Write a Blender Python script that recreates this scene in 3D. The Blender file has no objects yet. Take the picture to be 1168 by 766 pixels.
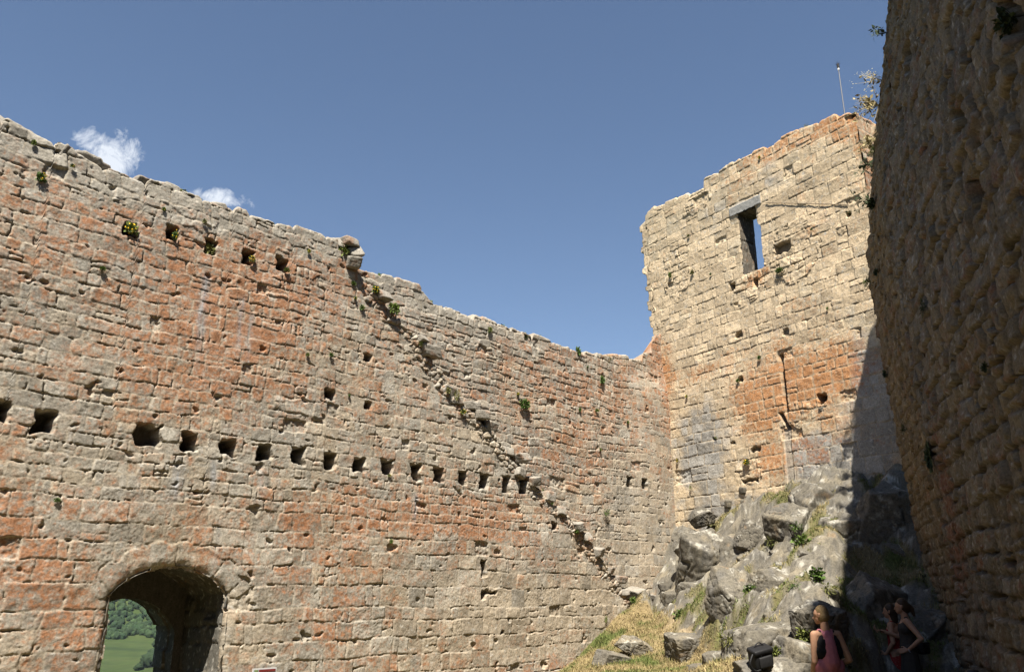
import bpy, bmesh, math, random
import numpy as np
from mathutils import Vector

# ------------------------------------------------------------------ camera, sky, sun, exposure
SC = bpy.context.scene
COL = SC.collection
F, HY = 940.0, 679.0                      # focal length in photo pixels, horizon row
PITCH = math.atan((HY-383)/F)
cam_d = bpy.data.cameras.new('camera'); cam = bpy.data.objects.new('camera', cam_d); COL.objects.link(cam)
cam_d.sensor_fit = 'HORIZONTAL'; cam_d.sensor_width = 36.0; cam_d.lens = 36.0*F/1168.0
cam_d.clip_start = 0.05; cam_d.clip_end = 20000
cam.location = (0, 0, 0); cam.rotation_euler = (math.pi/2+PITCH, 0, 0)
SC.camera = cam

SUN_EL = math.radians(58); SUN_TR = math.radians(4.3)     # travel azimuth, clockwise from +Y
SUN_STR, SKY_STR, EXPO = 5.0, 0.054, 1.42
to_sun = Vector((-math.sin(SUN_TR)*math.cos(SUN_EL), -math.cos(SUN_TR)*math.cos(SUN_EL), math.sin(SUN_EL)))
sl = bpy.data.lights.new('sun', 'SUN'); sl.energy = SUN_STR; sl.angle = math.radians(0.53); sl.color = (1.0, 0.93, 0.82)
so = bpy.data.objects.new('sun', sl); COL.objects.link(so)
so.rotation_euler = to_sun.to_track_quat('Z', 'Y').to_euler()
vs = SC.view_settings
vs.view_transform = 'Standard'; vs.look = 'None'; vs.gamma = 1; vs.use_curve_mapping = False; vs.exposure = EXPO

def pray(px, py):
    xc = (np.asarray(px, float)-584)/F; yc = (383-np.asarray(py, float))/F
    c, s = math.cos(PITCH), math.sin(PITCH)
    return np.stack([xc, c-yc*s, s+yc*c], -1)
def pdep(px, py, y):                      # world point at depth y
    r = pray(px, py); return r*(y/r[..., 1])[..., None] if r.ndim > 1 else r*(y/r[1])

W = bpy.data.worlds.new('World'); SC.world = W; W.use_nodes = True
nt = W.node_tree; nt.nodes.clear()
wo = nt.nodes.new('ShaderNodeOutputWorld'); bg = nt.nodes.new('ShaderNodeBackground'); bg.inputs[1].default_value = SKY_STR
sky = nt.nodes.new('ShaderNodeTexSky'); sky.sky_type = 'NISHITA'; sky.sun_disc = False
sky.sun_elevation = SUN_EL; sky.sun_rotation = math.atan2(to_sun.x, to_sun.y)
sky.altitude = 1200; sky.air_density = 1.0; sky.dust_density = .7; sky.ozone_density = .9
nt.links.new(bg.outputs[0], wo.inputs[0])
# two small cumulus clouds standing in the sky
tc = nt.nodes.new('ShaderNodeTexCoord')
def wn(t, **k):
    n = nt.nodes.new(t)
    for a, b in k.items(): setattr(n, a, b)
    return n
def wmath(op, a, b=None, clamp=False):
    n = wn('ShaderNodeMath', operation=op, use_clamp=clamp)
    for i, v in enumerate((a, b)):
        if v is None: continue
        if isinstance(v, (int, float)): n.inputs[i].default_value = v
        else: nt.links.new(v, n.inputs[i])
    return n.outputs[0]
cn = wn('ShaderNodeTexNoise'); cn.inputs['Scale'].default_value = 38; cn.inputs['Detail'].default_value = 9; cn.inputs['Roughness'].default_value = .68; cn.inputs['Distortion'].default_value = .6
nt.links.new(tc.outputs['Generated'], cn.inputs['Vector'])
cmask = None
for (px, py, rx, ry) in ((135, 177, 27, 23), (104, 158, 14, 12), (248, 226, 36, 10)):
    v = Vector(pray(px, py)).normalized(); t1 = Vector((v.y, -v.x, 0)).normalized(); t2 = t1.cross(v)
    def dotn(t):
        n = wn('ShaderNodeVectorMath', operation='DOT_PRODUCT'); nt.links.new(tc.outputs['Generated'], n.inputs[0]); n.inputs[1].default_value = t; return n.outputs['Value']
    a = wmath('MULTIPLY', dotn(t1), F/rx); b = wmath('MULTIPLY', dotn(t2), F/ry)
    r2 = wmath('ADD', wmath('MULTIPLY', a, a), wmath('MULTIPLY', b, b))
    front = wmath('GREATER_THAN', dotn(v), 0.5)
    m = wmath('SUBTRACT', 1.0, r2)
    m = wmath('ADD', m, wmath('MULTIPLY', wmath('SUBTRACT', cn.outputs['Fac'], 0.5), 6.0))
    m = wmath('MULTIPLY', wmath('MULTIPLY', m, .75, True), front)
    cmask = m if cmask is None else wmath('MAXIMUM', cmask, m)
cmask = wmath('MULTIPLY', cmask, 0.92)
mx = wn('ShaderNodeMix', data_type='RGBA'); nt.links.new(cmask, mx.inputs[0]); nt.links.new(sky.outputs[0], mx.inputs[6])
mx.inputs[7].default_value = (6.2, 6.6, 7.2, 1)
nt.links.new(mx.outputs[2], bg.inputs[0])

# ------------------------------------------------------------------ helpers
rng = np.random.default_rng(7); ALB = .67          # one scale on all vertex colours, tuned with sun, sky and exposure
_p = np.random.default_rng(3).permutation(256); PERM = np.concatenate([_p, _p, _p])
_g = np.random.default_rng(4).normal(size=(256, 3)); _g /= np.linalg.norm(_g, axis=1)[:, None]; GR3 = _g.astype(np.float32)
_a = np.arange(256)*2*math.pi/256; GR2 = np.stack([np.cos(_a), np.sin(_a)], 1).astype(np.float32)
def perlin2(x, y, seed=0):
    x = np.asarray(x, np.float32)+seed*17.31; y = np.asarray(y, np.float32)+seed*9.77
    xi = np.floor(x).astype(np.int32); yi = np.floor(y).astype(np.int32); xf = x-xi; yf = y-yi
    u = xf*xf*xf*(xf*(xf*6-15)+10); v = yf*yf*yf*(yf*(yf*6-15)+10); xi &= 255; yi &= 255
    def g(i, j):
        k = GR2[PERM[PERM[(xi+i) & 255]+((yi+j) & 255)]]; return k[..., 0]*(xf-i)+k[..., 1]*(yf-j)
    a = g(0, 0); b = g(1, 0); c = g(0, 1); d = g(1, 1)
    a = a+(b-a)*u; c = c+(d-c)*u
    return (a+(c-a)*v)*1.5
def fbm(x, y, o=3, seed=0, gain=.5):
    s = 0; a = 1; t = 0
    for i in range(o):
        s = s+a*perlin2(x*(2**i), y*(2**i), seed+i*3); t += a; a *= gain
    return s/t
def perlin3(P, seed=0):
    P = np.asarray(P, np.float32)+np.float32(seed*13.7); I = np.floor(P).astype(np.int32); f = P-I; w = f*f*f*(f*(f*6-15)+10); I &= 255
    def g(i, j, k):
        q = GR3[PERM[PERM[PERM[(I[:, 0]+i) & 255]+((I[:, 1]+j) & 255)]+((I[:, 2]+k) & 255)]]
        return q[:, 0]*(f[:, 0]-i)+q[:, 1]*(f[:, 1]-j)+q[:, 2]*(f[:, 2]-k)
    L = lambda a, b, t: a+(b-a)*t
    x00 = L(g(0,0,0), g(1,0,0), w[:,0]); x10 = L(g(0,1,0), g(1,1,0), w[:,0]); x01 = L(g(0,0,1), g(1,0,1), w[:,0]); x11 = L(g(0,1,1), g(1,1,1), w[:,0])
    return L(L(x00, x10, w[:,1]), L(x01, x11, w[:,1]), w[:,2])*1.5
def fbm3(P, o=3, seed=0, gain=.5):
    s = 0; a = 1; t = 0
    for i in range(o): s = s+a*perlin3(P*(2**i), seed+i*5); t += a; a *= gain
    return s/t
def sstep(a, b, x):
    t = np.clip((x-a)/(b-a), 0, 1); return t*t*(3-2*t)
def mixc(c, k, m): return c+(np.asarray(k)-c)*m[..., None]

def mesh_np(name, V, Q, mat, parent=None, col=None, smooth=True, tris=None):
    me = bpy.data.meshes.new(name); V = np.asarray(V, np.float32); Q = np.asarray(Q, np.int32).reshape(-1, 4)
    nq = len(Q); nt_ = 0 if tris is None else len(tris)
    me.vertices.add(len(V)); me.vertices.foreach_set('co', V.ravel())
    li = Q.ravel() if nt_ == 0 else np.concatenate([Q.ravel(), np.asarray(tris, np.int32).ravel()])
    me.loops.add(len(li)); me.loops.foreach_set('vertex_index', li)
    ls = np.concatenate([np.arange(nq)*4, nq*4+np.arange(nt_)*3]).astype(np.int32)
    me.polygons.add(nq+nt_); me.polygons.foreach_set('loop_start', ls)
    me.update(calc_edges=True)
    if smooth: me.polygons.foreach_set('use_smooth', np.ones(nq+nt_, bool))
    if col is not None:
        at = me.color_attributes.new('tone', 'FLOAT_COLOR', 'POINT')
        c4 = np.ones((len(V), 4), np.float32); c4[:, :3] = np.clip(col*ALB, 0.003, .95); at.data.foreach_set('color', c4.ravel())
    me.validate(); me.materials.append(mat)
    o = bpy.data.objects.new(name, me); COL.objects.link(o)
    if parent is not None: o.parent = parent
    return o
def tag(o, label=None, cat=None, group=None, kind=None):
    if label: o['label'] = label
    if cat: o['category'] = cat
    if group: o['group'] = group
    if kind: o['kind'] = kind
    return o
def bm_obj(name, bm, mat, parent=None, smooth=False):
    me = bpy.data.meshes.new(name); bm.to_mesh(me); bm.free(); me.materials.append(mat)
    if smooth: me.polygons.foreach_set('use_smooth', np.ones(len(me.polygons), bool))
    o = bpy.data.objects.new(name, me); COL.objects.link(o)
    if parent is not None: o.parent = parent
    return o
def empty(name, loc=(0, 0, 0), rz=0):
    o = bpy.data.objects.new(name, None); COL.objects.link(o); o.location = loc; o.rotation_euler = (0, 0, rz); o.empty_display_size = .1
    return o
def gridq(nr, nc, off=0):
    i = (np.arange(nr-1)[:, None]*nc+np.arange(nc-1)[None, :])+off
    return np.stack([i, i+1, i+nc+1, i+nc], -1).reshape(-1, 4)

# ------------------------------------------------------------------ materials
def new_mat(name, rough=.9, color=(.5, .5, .5)):
    m = bpy.data.materials.new(name); m.use_nodes = True; b = m.node_tree.nodes['Principled BSDF']
    b.inputs['Roughness'].default_value = rough; b.inputs['Base Color'].default_value = (*color, 1); b.inputs['Specular IOR Level'].default_value = .2
    return m, m.node_tree, b
def mnode(t, nt, **k):
    n = nt.nodes.new(t)
    for a, v in k.items(): setattr(n, a, v)
    return n
def noise(nt, scale, detail=4, rough=.6, coord='Object'):
    tcn = mnode('ShaderNodeTexCoord', nt); n = mnode('ShaderNodeTexNoise', nt)
    n.inputs['Scale'].default_value = scale; n.inputs['Detail'].default_value = detail; n.inputs['Roughness'].default_value = rough
    nt.links.new(tcn.outputs[coord], n.inputs['Vector']); return n
def ramp(nt, src, stops):
    r = mnode('ShaderNodeValToRGB', nt); e = r.color_ramp.elements
    while len(e) < len(stops): e.new(.5)
    for q, (p, c) in zip(e, stops): q.position = p; q.color = (*c, 1) if len(c) == 3 else c
    nt.links.new(src, r.inputs[0]); return r
def mulcol(nt, a, b, fac=1.0, mode='MULTIPLY'):
    m = mnode('ShaderNodeMix', nt, data_type='RGBA', blend_type=mode); m.inputs[0].default_value = fac
    nt.links.new(a, m.inputs[6]); nt.links.new(b, m.inputs[7]); return m.outputs[2]
def stone_mat(name, bump=.35, lo=.62, hi=1.36):
    m, t, b = new_mat(name, .95)
    at = mnode('ShaderNodeVertexColor', t, layer_name='tone')
    n1 = noise(t, 38, 6, .7); n2 = noise(t, 7, 5, .65)
    r1 = ramp(t, n1.outputs['Fac'], [(.3, (lo,)*3), (.7, (hi,)*3)]); r2 = ramp(t, n2.outputs['Fac'], [(.3, (.86, .85, .83)), (.7, (1.12, 1.12, 1.13))])
    c = mulcol(t, mulcol(t, at.outputs[0], r1.outputs[0]), r2.outputs[0])
    t.links.new(c, b.inputs['Base Color'])
    bp = mnode('ShaderNodeBump', t); bp.inputs['Strength'].default_value = bump; bp.inputs['Distance'].default_value = .02
    t.links.new(n1.outputs['Fac'], bp.inputs['Height']); t.links.new(bp.outputs[0], b.inputs['Normal'])
    return m
M_STONE = stone_mat('wall_stone')
M_ROCK = stone_mat('limestone_rock', .6, .6, 1.4)
def flat(name, c, rough=.8, var=.25, scale=30):
    m, t, b = new_mat(name, rough)
    n = noise(t, scale, 4, .6); r = ramp(t, n.outputs['Fac'], [(.3, tuple(x*(1-var) for x in c)), (.7, tuple(min(1, x*(1+var)) for x in c))])
    t.links.new(r.outputs[0], b.inputs['Base Color']); return m

# ------------------------------------------------------------------ masonry height fields
def masonry(U, V, seed, hfun, wfun, gap=.004, relief=.010, rough=.009, warp=.05, lam=.015, psplit=.10, deep=.038, tilt=.025):
    """coursed rubble laid stone by stone: returns face height, three random numbers per stone and the distance to the joint"""
    g = np.random.default_rng(seed)
    Uw = U+warp*fbm(U/.9, V/.9, 2, seed)+warp*.35*perlin2(U/.22, V/.22, seed+5)
    Vw = V+warp*1.1*fbm(U/1.7, V/2.5, 2, seed+11)+warp*.30*perlin2(U/.2, V/.2, seed+15)
    vmin, vmax = Vw.min()-.5, Vw.max()+.5; umin, umax = Uw.min()-1, Uw.max()+1
    vb = [vmin]
    while vb[-1] < vmax: vb.append(vb[-1]+hfun(vb[-1], g))
    vb = np.array(vb); row = np.clip(np.searchsorted(vb, Vw, side='right')-1, 0, len(vb)-2)
    sid = np.zeros(U.shape, np.int32); X0 = []; X1 = []; Y0 = []; Y1 = []; off = 0
    for r in range(len(vb)-1):
        ub = [umin-g.uniform(0, .6)]; hh = vb[r+1]-vb[r]
        while ub[-1] < umax: ub.append(ub[-1]+wfun(hh, g))
        ub = np.array(ub); m = row == r; n = len(ub)-1
        sid[m] = off+np.clip(np.searchsorted(ub, Uw[m], side='right')-1, 0, n-1); off += n
        X0.append(ub[:-1]); X1.append(ub[1:]); Y0.append(np.full(n, vb[r])); Y1.append(np.full(n, vb[r+1]))
    X0, X1, Y0, Y1 = map(np.concatenate, (X0, X1, Y0, Y1)); n = len(X0)
    R = lambda a=0., b=1.: g.uniform(a, b, 4*n).astype(np.float32)
    hs = g.random(n) < psplit; vsp = g.random(n) < psplit*.7; fr = g.uniform(.35, .65, n); fr2 = g.uniform(.3, .7, n)
    x0, x1, y0, y1 = X0[sid], X1[sid], Y0[sid], Y1[sid]
    ym = y0+(y1-y0)*fr[sid]; up = hs[sid] & (Vw > ym); dn = hs[sid] & ~up
    y0 = np.where(up, ym, y0); y1 = np.where(dn, ym, y1)
    xm = x0+(x1-x0)*fr2[sid]; vs_ = vsp[sid]; rt = vs_ & (Uw > xm); lf = vs_ & ~rt
    x0 = np.where(rt, xm, x0); x1 = np.where(lf, xm, x1)
    s4 = sid*4+up*1+rt*2
    w = x1-x0; h_ = y1-y0; xx = (Uw-x0)/w-.5; yy = (Vw-y0)/h_-.5
    T = [R(-tilt, tilt) for _ in range(4)]; gp = R(.3, 1.7)*gap
    dl = Uw-x0-T[0][s4]*yy*.6-gp[s4]; dr = x1-Uw-T[1][s4]*yy*.6-gp[s4]; db = Vw-y0-T[2][s4]*xx*.6-gp[s4]; dt = y1-Vw-T[3][s4]*xx*.6-gp[s4]
    dx = np.minimum(dl, dr); dy = np.minimum(dt, db); Rr = R(.005, .05)[s4]
    cor = (dx < Rr) & (dy < Rr)
    d = np.where(cor, Rr-np.hypot(Rr-dx, Rr-dy), np.minimum(dx, dy))
    d = d+.007*perlin2(U/.06, V/.06, seed+21)+.009*perlin2(U/.18, V/.18, seed+22)
    t = np.clip(d/lam, 0, 1)
    ou, ov = R(0, 90)[s4], R(0, 90)[s4]
    face = relief*(1-(1-t)**2)*R(.55, 1.25)[s4]+(R(-.010, .010)[s4]+(R(-.05, .05)[s4]*xx*w+R(-.06, .07)[s4]*yy*h_))*t*(relief/.016)
    face += t*rough*(1.6*fbm(U/.16+ou, V/.16+ov, 3, seed+31)+0.6*perlin2(U/.035+ou, V/.035, seed+33)*R(.3, 1.3)[s4])
    mort = .002-deep*sstep(.10, .34, fbm(U/.40, V/.30, 3, seed+41)+.12*(dy < dx))+.006*perlin2(U/.03, V/.03, seed+42)
    miss = R()[s4] < .012                                    # a stone fallen out here and there
    face = np.where(miss, -.05+.03*fbm(U/.1, V/.1, 2, seed+9), face)
    h = np.where(d > 0, np.maximum(face, np.minimum(mort, face+.02)), mort)
    return h, (R()[s4], R()[s4], R()[s4]), d
def rubble(U, V, seed, size=.16, relief=.06):
    """uncoursed small stones (Worley cells)"""
    x = U/size; y = V/(size*.75); xi = np.floor(x).astype(int); yi = np.floor(y).astype(int); f1 = np.full(U.shape, 9.); f2 = f1.copy(); idb = np.zeros(U.shape)
    for i in (-1, 0, 1):
        for j in (-1, 0, 1):
            k = PERM[PERM[(xi+i+seed*7) & 255]+((yi+j) & 255)]; k2 = PERM[k+37]
            dd = np.hypot(xi+i+k/255.-x, yi+j+k2/255.-y)
            n = dd < f1; f2 = np.where(n, f1, np.minimum(f2, dd)); idb = np.where(n, k, idb); f1 = np.where(n, dd, f1)
    e = np.clip((f2-f1)/.35, 0, 1)
    return relief*(1-(1-e)**2)*(.5+idb/255.)+.012*fbm(U/.05, V/.05, 2, seed), idb/255., e
def wall_color(U, V, rn, d, seed, bias, grey=(.375, .348, .295), tan=(.43, .365, .275), orange=(.41, .185, .085), mortar=(.43, .375, .29), tanbias=0.):
    r1, r2, r3 = rn
    tm = np.clip(sstep(.15, .95, .5+(r2-.5)*.55+.5*fbm(U/2.2, V/2.2, 2, seed+50)+.25*fbm(U/.3, V/.3, 2, seed+51)+tanbias), 0, 1)
    c = np.asarray(grey)+(np.asarray(tan)-np.asarray(grey))*tm[..., None]
    c = c*(.79+.40*r1)[..., None]*(1+.18*fbm(U/.5, V/.5, 3, seed+52)+.16*fbm(U/.06, V/.06, 2, seed+53))[..., None]
    st = sstep(0, .05, d)
    o = sstep(.40, .74, .5+.62*fbm(U/.55, V/.42, 5, seed+60, .66)+(r3-.5)*.17+bias)
    o2 = sstep(.52, .70, .5+.5*fbm(U/.09, V/.09, 3, seed+61, .7)+(r3-.5)*.15+bias*.6)
    om = np.clip(.72*o*(.30+.70*sstep(-.22, .25, fbm(U/.08, V/.07, 4, seed+62, .7)))+.55*o2, 0, .88)
    c = mixc(c, np.asarray(orange), om*(.72+.28*st))
    wm = sstep(.16, .36, fbm(U/.13, V/.10, 5, seed+70, .72))*.8*(1-.5*om)
    c = mixc(c, (.50, .48, .43), wm)
    dk = sstep(.22, .5, fbm(U/.05, V/.05, 3, seed+72, .7)); c = mixc(c, (.12, .105, .085), dk*.55)
    mm = (1-sstep(-.004, .012, d)); c = mixc(c, np.asarray(mortar)*1.0, mm*.8)
    return c
def blobs(U, V, L):
    b = np.zeros(U.shape)
    for (u, v, ru, rv, w) in L: b += w*np.exp(-((U-u)/ru)**2-((V-v)/rv)**2)
    return b
def polyf(pts):
    p = np.array(sorted(pts)); return lambda x: np.interp(x, p[:, 0], p[:, 1])
def step_profile(f, s, seed, w=(.25, .7), amp=.09, rnd=.06):
    """a broken wall top: each stone of the top course ends at its own height"""
    g = np.random.default_rng(seed); b = [s.min()-.3]
    while b[-1] < s.max()+.3: b.append(b[-1]+g.uniform(*w))
    b = np.array(b); k = np.clip(np.searchsorted(b, s, side='right')-1, 0, len(b)-2); c = .5*(b[k]+b[k+1])
    h = g.uniform(-amp, amp*.6, len(b))[k]; tl = g.uniform(-.15, .15, len(b))[k]
    e = np.minimum(s-b[k], b[k+1]-s); rr = g.uniform(.03, .12, len(b))[k]; q = np.clip(e/rr, 0, 1)
    return f(.5*c+.5*s)+h+tl*(s-c)-rnd*(1-q)**2+.02*fbm(s/.12, s*0+seed, 3, seed)

class Frame:
    def __init__(s, P0, d, n): s.P0 = np.array(P0, float); s.d = np.array(d, float); s.n = np.array(n, float)
    def at(s, u, z, h=0.):
        u = np.asarray(u, float); z = np.asarray(z, float)
        return np.stack([s.P0[0]+u*s.d[0]+h*s.n[0], s.P0[1]+u*s.d[1]+h*s.n[1], z+0*u], -1)
    def px(s, px, py):
        r = pray(px, py); t = (s.P0@s.n)/(r[..., :2]@s.n); P = r*t[..., None]
        return (P[..., :2]-s.P0)@s.d, P[..., 2]
    def pt(s, px, py, h=0.):
        u, z = s.px(px, py); return s.at(u, z, h)

def wall_mesh(name, fr, U, V, h, col, T, mat, keep=None, opening=None, parent=None, ends=(True, True), cap=None, smooth=True):
    """front relief grid (rows bottom to top), a broken top and ends of thickness T, and a plain back"""
    nr, nc = U.shape
    P = fr.at(U, V, 0)+h[..., None]*np.array([fr.n[0], fr.n[1], 0]); Vs = [P.reshape(-1, 3)]; Cs = [col.reshape(-1, 3)]
    q = gridq(nr, nc)
    if keep is not None:
        k = (keep[:-1, :-1] & keep[1:, :-1] & keep[:-1, 1:] & keep[1:, 1:]).ravel(); q = q[k]
    Qs = [q]; off = nr*nc
    def skirt(idx, flip, seed):
        nonlocal off
        base = P.reshape(-1, 3)[idx]; c = col.reshape(-1, 3)[idx]; L = [idx]; m = len(idx); K = 7
        for k in range(1, K+1):
            dd = T*k/K; pp = base-np.array([fr.n[0], fr.n[1], 0])*dd
            x = np.arange(m)*.03
            if cap is not None and idx[0] > 0 and seed == 3: pp = np.stack([pp[:, 0], pp[:, 1], np.minimum(pp[:, 2], np.where(pp[:, 2] > cap, cap+(pp[:, 2]-cap)*max(0, 1-k/2.), pp[:, 2]))], -1)
            if k < K: pp = pp+np.stack([0*x, 0*x, .05*fbm(x/.25, x*0+dd*3, 2, seed)], -1)
            Vs.append(pp); Cs.append(c*(.8+.2*np.sin(x/.2+k))[:, None]); L.append(np.arange(m)+off); off += m
        for a, b in zip(L[:-1], L[1:]):
            f = np.stack([a[:-1], a[1:], b[1:], b[:-1]], -1); Qs.append(f[:, ::-1] if flip else f)
        return L[-1]
    top = skirt((nr-1)*nc+np.arange(nc), False, 3)
    if ends[0]: skirt(np.arange(nr)*nc, False, 4)
    if ends[1]: skirt(np.arange(nr)*nc+nc-1, True, 5)
    # back
    tp = np.concatenate(Vs)[top]; u = U[-1]; zb = V[0]
    rows = [zb] if opening is None else [zb, np.full(nc, opening[2]), np.full(nc, opening[3])]
    L = []
    for z in rows:
        b = tp.copy(); b[:, 2] = z; Vs.append(b); Cs.append(col[-1]); L.append(np.arange(nc)+off); off += nc
    L.append(top)
    for k, (a, b) in enumerate(zip(L[:-1], L[1:])):
        f = np.stack([a[:-1], b[:-1], b[1:], a[1:]], -1)
        if opening is not None and k == 1:
            um = .5*(u[:-1]+u[1:]); f = f[(um < opening[0]) | (um > opening[1])]
        Qs.append(f)
    return mesh_np(name, np.concatenate(Vs), np.concatenate(Qs), mat, parent, np.concatenate(Cs), smooth)

# ------------------------------------------------------------------ left curtain wall with the gate
AZL = math.radians(44); LW = Frame((-4.46, 13.5), (math.sin(AZL), math.cos(AZL)), (math.cos(AZL), -math.sin(AZL)))
CS = float(LW.px(768, 470)[0])                                     # corner with the tower
lp = lambda L: [tuple(float(q) for q in LW.px(*p)) for p in L]
topL = lp([(0,131),(28,140),(60,158),(80,165),(100,180),(126,190),(185,207),(230,225),(275,238),(300,246),(345,260),(383,270),(398,290),(412,300),(450,309),(478,318),(498,327),(505,343),(545,353),(600,372),(655,391),(700,402),(715,402)])
topL = [(-12, 6.55)]+topL+[(CS-1.0, 6.35), (CS-.5, 6.75), (CS-.2, 7.3), (CS+.6, 7.4)]
fT = polyf(topL)
scol = np.concatenate([np.arange(-10, -4.9, .06), np.arange(-4.9, CS+.3, .0155)]); nR = 600
tprof = step_profile(fT, scol, 5, (.25, .75), .07)
zb = -3.6
kk = np.concatenate([np.linspace(0, .13, 16)[:-1], np.linspace(.13, 1, nR)])
U = np.repeat(scol[None, :], len(kk), 0); V = zb+kk[:, None]*(tprof[None, :]-zb)
def hL(v, g):
    if v < -.9: return g.uniform(.20, .33)
    if v < 1.2: return g.uniform(.22, .38)
    return g.uniform(.145, .25)
def wL(hh, g): return g.uniform(.8, 2.2)*hh if g.random() < .8 else g.uniform(.4, .8)*hh
h1, rn, d1 = masonry(U, V, 101, hL, wL, warp=.06)
h2, rn2, d2 = masonry(U, V, 202, lambda v, g: g.uniform(.16, .26), lambda hh, g: g.uniform(.9, 2.4)*hh, warp=.09, relief=.015, lam=.02, deep=.05)
# scar of the lost stair: the wall is thicker below and left of it
scar = np.array(lp([(386,268),(404,300),(440,350),(470,378),(490,402),(515,447),(560,492),(600,545),(625,570),(660,600),(690,645),(718,680),(738,700)]))
sc_s = np.interp(V[::1], scar[::-1, 1], scar[::-1, 0], left=CS+3, right=scar[0, 0])      # scar position at each height
ragged = .10*fbm(U/.25, V/.25, 3, 77)+.05*np.sign(perlin2(U/.35, V/.28, 78))
q = U-sc_s+ragged
up_m = sstep(.0, .10, q); band = np.exp(-((q+.22)/.26)**2)
rb, rid, re = rubble(U+.05*perlin2(U/.2, V/.2, 5), V, 3, .15, .05)
reg2 = ((up_m > .5) | (perlin2(U/1.6, V/1.2, 90) > .30) & (V > 3)) & ~((U+.3*perlin2(U/.6, V/.5, 96) > CS-3.2) & (V < 4.2))
h = np.where(reg2, h2, h1); d = np.where(reg2, d2, d1); rn = tuple(np.where(reg2, b, a) for a, b in zip(rn, rn2))
rbm = sstep(.35, .6, band*sstep(6.3, 5.2, V)+.15*perlin2(U/.2, V/.2, 6)); h = h*(1-rbm)+(rb-.02)*rbm
d = np.where(rbm > .5, (re-.12)*.1, d); rn = tuple(np.where(rbm > .5, (rid*k) % 1, a) for a, k in zip(rn, (1, 7.3, 3.1)))
h = h-.30*up_m+.05*fbm(U/1.8, V/1.8, 3, 91)
# the courses near the corner are better kept, flush with mortar
flush = sstep(CS-2.2, CS-.8, U)*sstep(6.2, 5.2, V); h = h*(1-.5*flush)
# putlog holes
holes = []
def hole(px, py, w, hh, dep=.45, top=0.):
    holes.append((*[float(q) for q in LW.px(px, py)], w/2, hh/2, dep))
for px, w in ((215,.33),(260,.33),(302,.33),(339,.3),(376,.32),(410,.32),(441,.32),(474,.32),(500,.32),(527,.30)):
    hole(px, 503+(px-215)*.1375-(.012*(px-215)*(px-215)/1000), w*.85, .29)
for px in (552, 578, 597): hole(px, 549+(px-552)*.11, .26, .34, .3)
hole(168,497,.40,.36,.32); hole(52,481,.28,.34); hole(0,468,.22,.3); hole(728,548,.2,.28); hole(742,551,.2,.28)
for px, py in ((148,262),(197,266),(241,282),(283,294),(322,303)): hole(px, py, .22, .25, .4)
hole(377,449,.22,.22,.3); hole(552,648,.14,.34,.2); hole(552,678,.12,.2,.2); hole(420,462,.16,.16,.2); hole(420,408,.2,.15,.15); hole(318,300,.15,.3,.2)
hole(574,720,.14,.12,.15); hole(632,600,.18,.2,.2); hole(722,678,.4,.35,.35); hole(700,655,.2,.16,.2); hole(560,676,.3,.08,.1)
hm = np.zeros(U.shape)
for (u, v, a, b, dep) in holes:
    nse = .05*perlin2(U/.15, V/.15, 8); e = np.minimum(a-np.abs(U-u), b-np.abs(V-v))+nse
    m = sstep(0, .025, e); h = h*(1-m)-dep*m; hm = np.maximum(hm, m)
# long horizontal setting-out cracks and eroded pits
pit = sstep(.42, .55, fbm(U/.35, V/.25, 3, 95)); h = h-.05*pit*(1-hm)
# gate opening (segmental arch)
gl, gr = float(LW.px(118, 730)[0]), float(LW.px(262, 672)[0]); gc, gw = (gl+gr)/2, (gr-gl)/2
zsp, zcr = .02, .44; Rg = (gw*gw+(zcr-zsp)**2)/(2*(zcr-zsp)); zc0 = zcr-Rg
def archz(s, c=gc, w=gw, R=Rg, z0=zc0): return z0+np.sqrt(np.maximum(R*R-np.clip(s-c, -w, w)**2, 0))
rag = .04*fbm(U/.16, V/.16, 3, 33)
inside = (np.abs(U-gc) < gw-.05+rag) & (V < archz(U)-.05+rag)
gd = np.maximum(np.abs(U-gc)-gw-rag, np.where(V > zsp, V-archz(U)-rag, -9)); gd = np.where(V < zsp, np.abs(U-gc)-gw-rag, np.maximum(V-archz(U)-rag, np.abs(U-gc)-gw-rag))
near = np.exp(-np.clip(gd, 0, 9)/.05); h = h-.07*near
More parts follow.
